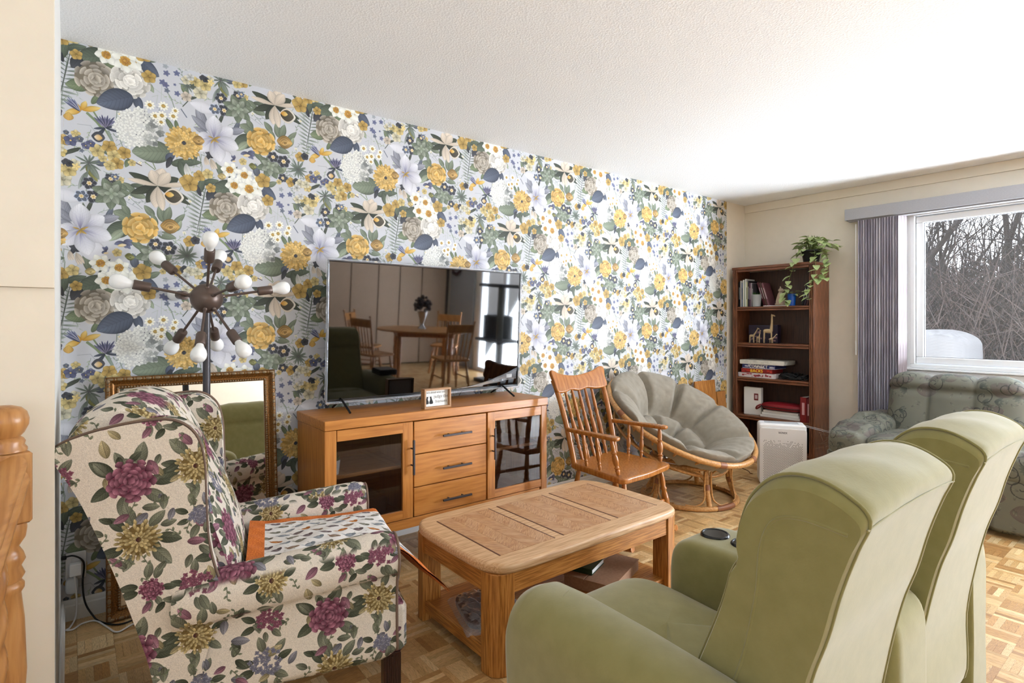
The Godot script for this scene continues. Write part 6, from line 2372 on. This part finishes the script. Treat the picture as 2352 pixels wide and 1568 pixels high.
	for k in 3:
		single("flat_book", mb().slab(Vector3(5.13 + .004 * k, y + k * .022, .30 + .012 * k), Vector3(5.33, y + .0212 + k * .022, .668 - .01 * k), .002), M.white_paper if k % 2 else M.offwhite, ["white book lying at the bottom under the red case", "middle white book lying under the red case", "top white book directly beneath the red case"][k], "book", "books under the red case")
	for k in 2:
		book(["wide red binder standing at the right of the fourth shelf", "narrow red book against the bookcase's right side"][k], Vector3(5.105, y, [.680, .738][k]), Vector3(.20, [.222, .214][k], [.056, .026][k]), [Color(.45, .05, .06), Color(.36, .04, .05)][k], 0.0, "red books on the fourth shelf")
	# bottom shelf: dark bags
	y = .085
	single("dark_bag", mb().pad(Vector3(5.23, y + .105, .66), Vector3(.20, .21, .19), 3.2, 28, 16), M.black, "black cloth bag on the bookcase's bottom shelf", "bag")
	single("grey_folder", mb().slab(Vector3(5.13, y, .30), Vector3(5.33, y + .10, .54), .004), flat_mat("folder", Color(.16, .17, .19), .6), "dark grey folder stack on the bookcase's bottom shelf", "folders")
	# trailing plant on top
	var p := thing("trailing_pothos", "variegated pothos trailing from a black pot on the bookcase", "plant", Vector3(5.20, 1.79, .735))
	part("pot", mb().lathe([Vector2(0, 0), Vector2(.062, 0), Vector2(.078, .098), Vector2(.082, .100), Vector2(.082, .110), Vector2(.076, .110), Vector2(.070, .095), Vector2(0, .095)], Vector3.ZERO, Vector3.UP, 32), flat_mat("pot_black", Color(.045, .05, .055), .4), p)
	var vm := leaf_material("pothos_leaf", 133)
	var st := mb()
	# bushy crown
	for k in 88:
		var a := rng.randf() * TAU
		var el := rng.randf_range(-.25, 1.2)
		var ro := rng.randf_range(.05, .15) * (1.35 if sin(a) > 0 else .95)
		var q := Vector3(cos(a) * cos(el) * ro - .01, .105 + sin(el) * .10 + rng.randf_range(-.02, .03), sin(a) * cos(el) * ro + .03)
		leaf_part(p, vm, q, Vector3(cos(a), rng.randf_range(-.5, .3), sin(a)), rng.randf_range(.05, .085))
		st.tube([Vector3(cos(a) * .03, .095, sin(a) * .03), q * Vector3(.7, 1, .7) + Vector3(0, .02, 0), q], .0016, 4)
	# hanging vines
	var vines := [[Vector3(-.08, .10, .06), Vector3(-.13, .02, .09), Vector3(-.145, -.10, .10), Vector3(-.145, -.20, .06), Vector3(-.15, -.28, .03), Vector3(-.15, -.34, .05)],
		[Vector3(-.07, .10, -.05), Vector3(-.135, .02, -.08), Vector3(-.15, -.10, -.11), Vector3(-.15, -.22, -.15), Vector3(-.15, -.30, -.17), Vector3(-.15, -.36, -.13)],
		[Vector3(.02, .10, .07), Vector3(-.02, .05, .14), Vector3(-.07, -.04, .15), Vector3(-.10, -.13, .13), Vector3(-.13, -.17, .08)],
		[Vector3(-.04, .10, .08), Vector3(-.06, .03, .16), Vector3(-.08, -.08, .17), Vector3(-.10, -.16, .15)]]
	for vpts in vines:
		var cv := curve(vpts, 6)
		st.tube(cv, .0022, 5)
		for k in range(3, cv.size(), 2):
			var d := Vector3(rng.randf_range(-1, -.2), rng.randf_range(-.6, .2), rng.randf_range(-1, 1))
			leaf_part(p, vm, cv[k], d, rng.randf_range(.05, .08))
	part("stems", st, flat_mat("pothos_stem", Color(.38, .45, .20), .5), p)


func oval(c: Vector3, a: float, b: float) -> Array:
	var out := []
	for k in 40:
		var t := TAU * k / 40.0
		out.append(c + Vector3(signf(cos(t)) * pow(absf(cos(t)), .72) * a, 0, signf(sin(t)) * pow(absf(sin(t)), .72) * b))
	return out


func leaf_material(called: String, s: int) -> StandardMaterial3D:
	var m := grain_mat(called, [Color(.24, .38, .14), Color(.46, .58, .26), Color(.86, .88, .68)], Vector3(26, 26, 26), .42, 0.0, .03, 2, s, [.32, .46, .58])
	m.backlight_enabled = true
	m.backlight = Color(.35, .45, .2)
	return m


# a heart-shaped leaf, folded along its midrib and curved down
func leaf_part(parent: Node, mat: Material, at: Vector3, dir: Vector3, size: float) -> void:
	var f := dir.normalized()
	var side := f.cross(Vector3.UP).normalized()
	var up := side.cross(f)
	var rows := []
	for j in 7:
		var t := j / 6.0
		var w := size * .42 * pow(maxf(0.0, sin(PI * pow(t, .62))), .8)
		var c := at + f * size * t - up * size * .22 * t * t
		rows.append(PackedVector3Array([c + side * w + up * w * .3, c + side * w * .5 + up * w * .12, c, c - side * w * .5 + up * w * .12, c - side * w + up * w * .3]))
	part("leaf", mb().grid(rows), mat, parent)
# ---------------------------------------------------------------- air purifier
func build_purifier() -> void:
	var o := thing("air_purifier", "white upright air purifier with perforated front beside the bookcase", "air purifier", Vector3(4.285, 0, .925), -1.0)
	var w := .335
	var h := .475
	var body := rounded_rect(-w / 2, .012, w / 2, h, .022, 5)
	part("body", mb().at(Transform3D(Basis(), Vector3(0, 0, -.085))).extrude(body, .16, .014, 4), M.white_plastic, o)
	part("front_panel", mb().at(Transform3D(Basis(), Vector3(0, 0, .004))).extrude(rounded_rect(-w / 2 + .002, .014, w / 2 - .002, h - .03, .020, 5), .014, .005, 3), flat_mat("purifier_front", Color(.80, .785, .775), .45), o)
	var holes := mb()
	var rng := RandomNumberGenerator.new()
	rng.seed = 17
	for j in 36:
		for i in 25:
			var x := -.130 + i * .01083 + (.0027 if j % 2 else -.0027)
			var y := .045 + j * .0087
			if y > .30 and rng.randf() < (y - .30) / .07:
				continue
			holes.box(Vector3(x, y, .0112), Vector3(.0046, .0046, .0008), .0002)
	part("hole_shade_squares", holes, flat_mat("grille_dark", Color(.20, .18, .17), .8), o).set_meta("kind", "stuff")  # raised dark squares, their colour stands in for the shade inside holes
	write_on("WINIX", .020, flat_mat("purifier_mark", Color(.22, .22, .23), .5), o, Transform3D(Basis(), Vector3(0, h - .062, .0114)), "brand_mark", "Droid Sans", .0006, 700)
	for s in [-1.0, 1.0]:
		part("foot", mb().slab(Vector3(s * .12 - .02, 0, -.15), Vector3(s * .12 + .02, .013, -.01), .002), M.white_plastic, o)
	var rods := part("antenna", mb().rod(Vector3(4.50, .455, .99), Vector3(4.70, .392, 1.15), .0022, .0018, 6).rod(Vector3(4.50, .445, .995), Vector3(4.70, .380, 1.16), .0022, .0018, 6), flat_mat("antenna_metal", Color(.62, .60, .58), .3, .5, .8), o, "thin metal rods behind the purifier")
	rods.transform = o.transform.affine_inverse()
	part("air_outlet", mb().slab(Vector3(-.12, h - .002, -.14), Vector3(.12, h + .0015, -.05), .001), flat_mat("outlet_grey", Color(.70, .71, .72), .5), o)


# ---------------------------------------------------------------- stair post and rail
func build_stairs() -> void:
	var W: Material = M.newel_wood
	var o := thing("newel_post", "turned wooden newel post with a ball finial at the stair head", "post", Vector3(-.117, 0, 1.315), .3)
	var w := .0415
	part("post_block", mb().slab(Vector3(-w, .80, -w), Vector3(w, .962, w), .006), W, o)
	part("post_base", mb().slab(Vector3(-w, 0, -w), Vector3(w, .22, w), .004), W, o)
	part("turning", mb().lathe([Vector2(.040, .22), Vector2(.040, .235), Vector2(.028, .25), Vector2(.037, .27), Vector2(.033, .34), Vector2(.040, .46), Vector2(.036, .58), Vector2(.030, .64), Vector2(.036, .65), Vector2(.036, .66), Vector2(.030, .668), Vector2(.037, .682), Vector2(.030, .70), Vector2(.038, .715), Vector2(.034, .73), Vector2(.026, .745), Vector2(.038, .765), Vector2(.0405, .785), Vector2(.039, .80)], Vector3.ZERO, Vector3.UP, 28), W, o)
	part("finial", mb().lathe([Vector2(.041, .962), Vector2(.041, .968), Vector2(.036, .975), Vector2(.038, .983), Vector2(.034, .990), Vector2(.028, .994), Vector2(.036, 1.003), Vector2(.0435, 1.020), Vector2(.0445, 1.034), Vector2(.040, 1.050), Vector2(.030, 1.060), Vector2(.015, 1.065), Vector2(0, 1.066)], Vector3.ZERO, Vector3.UP, 32), W, o)
	# rail running from the post beside the stairs
	var r := thing("stair_handrail", "wooden handrail running from the newel post along the stairwell", "handrail", Vector3(0, 0, 0))
	var prof := curve2([Vector2(-.030, 0), Vector2(.030, 0), Vector2(.031, .018), Vector2(.026, .028), Vector2(.030, .042), Vector2(.022, .058), Vector2(0, .064), Vector2(-.022, .058), Vector2(-.030, .042), Vector2(-.026, .028), Vector2(-.031, .018)], 3)
	var a := Vector3(-.104, .893, 1.352)
	var b := Vector3(-.215, .46, 1.98)
	var rows := []
	for p in [a, b]:
		var ring := PackedVector3Array()
		var s := (b - a).cross(Vector3.UP).normalized()
		for q in prof:
			ring.append(p + s * q.x + Vector3.UP * q.y)
		rows.append(ring)
	var m := mb().grid(rows, true)
	m.fan(rows[0], a - b)
	m.fan(rows[1], b - a)
	part("rail", m, M.rail_wood, r)
	part("floor_rail", mb().tube([Vector3(a.x, .02, a.z), Vector3(b.x, .02, b.z)], .02, 4), W, r)
	for k in 3:
		var p := a.lerp(b, .14 + k * .27)
		var bm := mb()
		bm.slab(p + Vector3(-.016, -.07, -.016), p + Vector3(.016, .006, .016), .003)
		bm.slab(Vector3(p.x - .018, .03, p.z - .018), Vector3(p.x + .018, .16, p.z + .018), .003)
		# rope-twist shaft
		var tw := []
		for j in 61:
			var y := lerpf(.16, p.y - .07, j / 60.0)
			var ring := PackedVector3Array()
			for i in 16:
				var an := TAU * i / 16.0
				var rad := .015 + .0035 * cos(2.0 * an + y * 70.0)
				ring.append(Vector3(p.x + cos(an) * rad, y, p.z + sin(an) * rad))
			tw.append(ring)
		bm.grid(tw, true)
		part("baluster", bm, W, r, "rope-twist turned baluster")


# ---------------------------------------------------------------- small things
func build_small() -> void:
	# wall socket with adapter
	var o := thing("wall_socket", "white wall socket with a plug-in adapter at the corner", "socket", Vector3(.02, .225, .0))
	part("plate", mb().at(Transform3D(Basis(), Vector3(0, 0, .004))).extrude(rounded_rect(-.035, -.057, .035, .057, .006, 3), .007, .002, 2), M.white_plastic, o)
	for s in [-1.0, 1.0]:
		part("outlet_face", mb().box(Vector3(0, s * .020, .008), Vector3(.030, .026, .003), .002), M.white_plastic, o)
	var ad := thing("power_adapter", "white plug-in adapter and folded plastic hanging from the wall socket", "adapter", Vector3(.018, .205, .009))
	part("adapter_body", mb().box(Vector3(0, .012, .018), Vector3(.044, .052, .034), .005), M.white_plastic, ad)
	part("plastic_pouch", mb().pad(Vector3(-.012, -.055, .014), Vector3(.046, .072, .022), 3.0, 20, 12), flat_mat("pouch", Color(.80, .82, .84), .25), ad)
	single("extension_cord", mb().tube(curve([Vector3(.015, .195, .03), Vector3(.022, .10, .035), Vector3(.018, .03, .06), Vector3(.0, .006, .09), Vector3(-.012, .005, .105), Vector3(.01, .005, .115), Vector3(.04, .006, .085), Vector3(.085, .005, .09), Vector3(.12, .005, .18), Vector3(.15, .005, .25), Vector3(.20, .005, .22), Vector3(.26, .005, .20)], 6), .0035, 7), M.white_plastic, "white cord looping from the socket over the parquet", "cord")
	single("black_cord", mb().tube(curve([Vector3(-.024, .272, .02), Vector3(.012, .272, .018), Vector3(.046, .235, .02), Vector3(.042, .15, .02), Vector3(.05, .07, .03), Vector3(.075, .02, .06), Vector3(.10, .005, .11), Vector3(.16, .005, .185), Vector3(.25, .005, .17), Vector3(.33, .005, .22)], 6), .0035, 7).box(Vector3(-.020, .272, .02), Vector3(.018, .016, .016), .003), M.black, "black power cord running down to the floor behind the wing chair", "cord")
	# board leaning behind the papasan
	var bd := single("wooden_board", mb().slab(Vector3(-.16, 0, -.009), Vector3(.16, .72, .009), .002), M.oak_up, "orange-brown wooden board leaning on the wall behind the papasan chair", "board")
	bd.position = Vector3(4.62, .002, .095)
	bd.rotation.x = -.085
	var b2 := single("wooden_board", mb().slab(Vector3(-.07, 0, -.009), Vector3(.07, .60, .009), .002), M.oak_up, "narrow wooden board leaning beside the bookcase", "board")
	b2.position = Vector3(4.90, .002, .075)
	b2.rotation.x = -.08
	single("floor_wire", mb().tube(curve([Vector3(4.62, .004, .33), Vector3(4.56, .004, .42), Vector3(4.50, .004, .53), Vector3(4.45, .004, .57), Vector3(4.44, .004, .60)], 5), .0032, 6), flat_mat("wire_brown", Color(.42, .28, .19), .5), "thin brown wire on the parquet beside the papasan chair", "wire")


# ---------------------------------------------------------------- dining end of the room, seen in the television
func build_dining() -> void:
	# sliding closet doors along the far wall
	var dw := grain_mat("closet_panel", [Color(.70, .60, .51), Color(.75, .65, .56)], Vector3(4, 1, 4), .6, 0.0, .02, 3, 140)
	for k in 5:
		var x: float = [3.06, 3.52, 3.99, 4.38, 4.80][k]
		var x2: float = [3.52, 3.99, 4.38, 4.80, 5.30][k]
		struct("door_%d" % (k + 1), mb().slab(Vector3(x + .010, .02, BZ - .04), Vector3(x2 - .010, 2.25, BZ - .012), .003), dw)
	struct("door_6", mb().slab(Vector3(WX - .05, .01, 5.20), Vector3(WX - .01, 2.05, 5.95), .003), flat_mat("grey_door", Color(.62, .63, .64), .5))
	struct("trim_3", mb().slab(Vector3(3.0, 0, BZ - .014), Vector3(5.36, 2.30, BZ - .002), .002), flat_mat("closet_dark", Color(.10, .08, .07), .8))  # dark sheet behind the doors, painting the shade in their gaps
	# oval table
	var t := thing("dining_table", "oval wooden dining table behind the loveseat", "table", Vector3(4.02, 0, 4.50), .35)
	var W: Material = M.dining_wood
	var el := PackedVector2Array()
	for k in 44:
		var a := TAU * k / 44.0
		el.append(Vector2(cos(a) * .66, sin(a) * .48))
	part("table_top", mb().at(Transform3D(Basis.from_euler(Vector3(PI / 2, 0, 0)), Vector3(0, .745, 0))).extrude(el, .028, .010, 3), W, t)
	part("apron", mb().slab(Vector3(-.40, .66, -.26), Vector3(.40, .73, .26), .004), W, t)
	for s in [[-.36, -.22], [.36, -.22], [-.36, .22], [.36, .22]]:
		var lg := mb()
		lg.lathe([Vector2(.022, 0), Vector2(.028, .03), Vector2(.024, .06), Vector2(.030, .25), Vector2(.036, .45), Vector2(.028, .52), Vector2(.036, .54), Vector2(.032, .66)], Vector3(s[0], 0, s[1]), Vector3.UP, 14)
		part("leg", lg, W, t)
	var v := thing("flower_vase", "fluted silver vase of dark flowers on the dining table", "vase", Vector3(4.02, .76, 4.55))
	part("vase_body", mb().lathe([Vector2(0, 0), Vector2(.065, 0), Vector2(.06, .012), Vector2(.024, .05), Vector2(.022, .07), Vector2(.04, .13), Vector2(.075, .25), Vector2(.072, .25), Vector2(.036, .13), Vector2(0, .08)], Vector3.ZERO, Vector3.UP, 24), flat_mat("silver", Color(.7, .7, .7), .2, .5, .9), v)
	var r := RandomNumberGenerator.new()
	r.seed = 71
	var fl := mb()
	for k in 70:
		var d := Vector3(r.randf_range(-1, 1), r.randf_range(-.5, 1), r.randf_range(-1, 1)).normalized() * .125 * pow(r.randf(), .3)
		fl.ball(Vector3(0, .34, 0) + d, Vector3.ONE * r.randf_range(.018, .032), 7, 5)
	part("flowers", fl, grain_mat("dried_flowers", [Color(.09, .08, .06), Color(.20, .10, .10), Color(.12, .13, .08)], Vector3(9, 9, 9), .9, 0.0, .05, 2, 141), v)
	# four spindle chairs
	for q in [[3.22, 4.40, 1.25, "spindle-back dining chair at the table's end towards the loveseat"], [4.02, 3.72, 0.1, "spindle-back dining chair with its back to the television"], [3.45, 5.22, 2.35, "spindle-back dining chair on the closet side of the table"], [4.72, 5.02, -2.4, "spindle-back dining chair in the corner by the patio door"]]:
		dining_chair(Vector3(q[0], 0, q[1]), q[2], q[3])
	# cat tree by the patio door
	var c := thing("cat_tree", "dark carpeted cat tree beside the patio door", "cat tree", Vector3(5.02, 0, 3.98))
	var cp := grain_mat("carpet_dark", [Color(.07, .08, .09), Color(.13, .14, .16)], Vector3(12, 12, 12), .95, .05, .05, 3, 142)
	var si := grain_mat("sisal", [Color(.34, .35, .33), Color(.45, .46, .43)], Vector3(5, 90, 5), .9, 0.0, .03, 2, 143)
	part("base", mb().slab(Vector3(-.25, 0, -.28), Vector3(.25, .05, .28), .01), cp, c)
	for p in [[-.15, -.18, .05, .62], [.12, .18, .05, .62], [-.15, -.18, .66, 1.42], [.12, .18, 1.0, 1.42]]:
		part("post", mb().rod(Vector3(p[0], p[2], p[1]), Vector3(p[0], p[3], p[1]), .05, .05, 18), si, c)
	part("platform", mb().slab(Vector3(-.26, .62, -.30), Vector3(.22, .66, .28), .01), cp, c)
	part("perch", mb().slab(Vector3(-.24, 1.42, -.28), Vector3(.22, 1.47, .28), .015), cp, c)
	part("cat_house", mb().slab(Vector3(-.12, .66, -.04), Vector3(.22, 1.0, .28), .01), cp, c)
	# red wreath on the wall by the grey door
	var wr := mb()
	for k in 90:
		var a := TAU * k / 90.0
		wr.ball(Vector3(WX - .085 + r.randf_range(-.015, .01), 1.72 + sin(a) * .13 + r.randf_range(-.02, .02), 5.72 + cos(a) * .13), Vector3.ONE * r.randf_range(.014, .026), 6, 4)
	single("red_wreath", wr, flat_mat("wreath", Color(.22, .05, .06), .8), "dark red wreath hanging on the grey door", "wreath")


func dining_chair(at: Vector3, turn: float, label: String) -> void:
	var W: Material = M.dining_wood
	var o := thing("dining_chair", label, "chair", at, turn, "dining chairs")
	# local: sits facing +z
	var ol := curve2([Vector2(-.18, -.18), Vector2(.18, -.18), Vector2(.20, .05), Vector2(.19, .19), Vector2(0, .205), Vector2(-.19, .19), Vector2(-.20, .05)], 4)
	part("seat", mb().at(Transform3D(Basis.from_euler(Vector3(PI / 2, 0, 0)), Vector3(0, .44, 0))).extrude(ol, .03, .01, 3), W, o)
	for s in [-1.0, 1.0]:
		var ps := mb()
		turned(ps, Vector3(s * .165, .45, -.165), Vector3(s * .19, .95, -.26), .017)
		ps.ball(Vector3(s * .19, .955, -.261), Vector3.ONE * .016, 10, 6)
		part("back_post", ps, W, o)
		for z in [-.14, .15]:
			var lg := mb()
			turned(lg, Vector3(s * .20, 0, z * 1.35), Vector3(s * .15, .43, z), .020)
			part("leg", lg, W, o)
		part("stretcher", mb().rod(Vector3(s * .178, .20, -.165), Vector3(s * .178, .20, .178), .009, .009, 8), W, o)
	part("crest_rail", mb().at(Transform3D(Basis.from_euler(Vector3(-.18, 0, 0)), Vector3(0, .865, -.245))).box(Vector3.ZERO, Vector3(.37, .11, .02), .008), W, o)
	for k in 5:
		var x := -.11 + k * .055
		part("spindle", mb().tube([Vector3(x * .9, .45, -.168), Vector3(x, .64, -.20), Vector3(x, .83, -.24)], [.006, .0095, .006], 8), W, o)
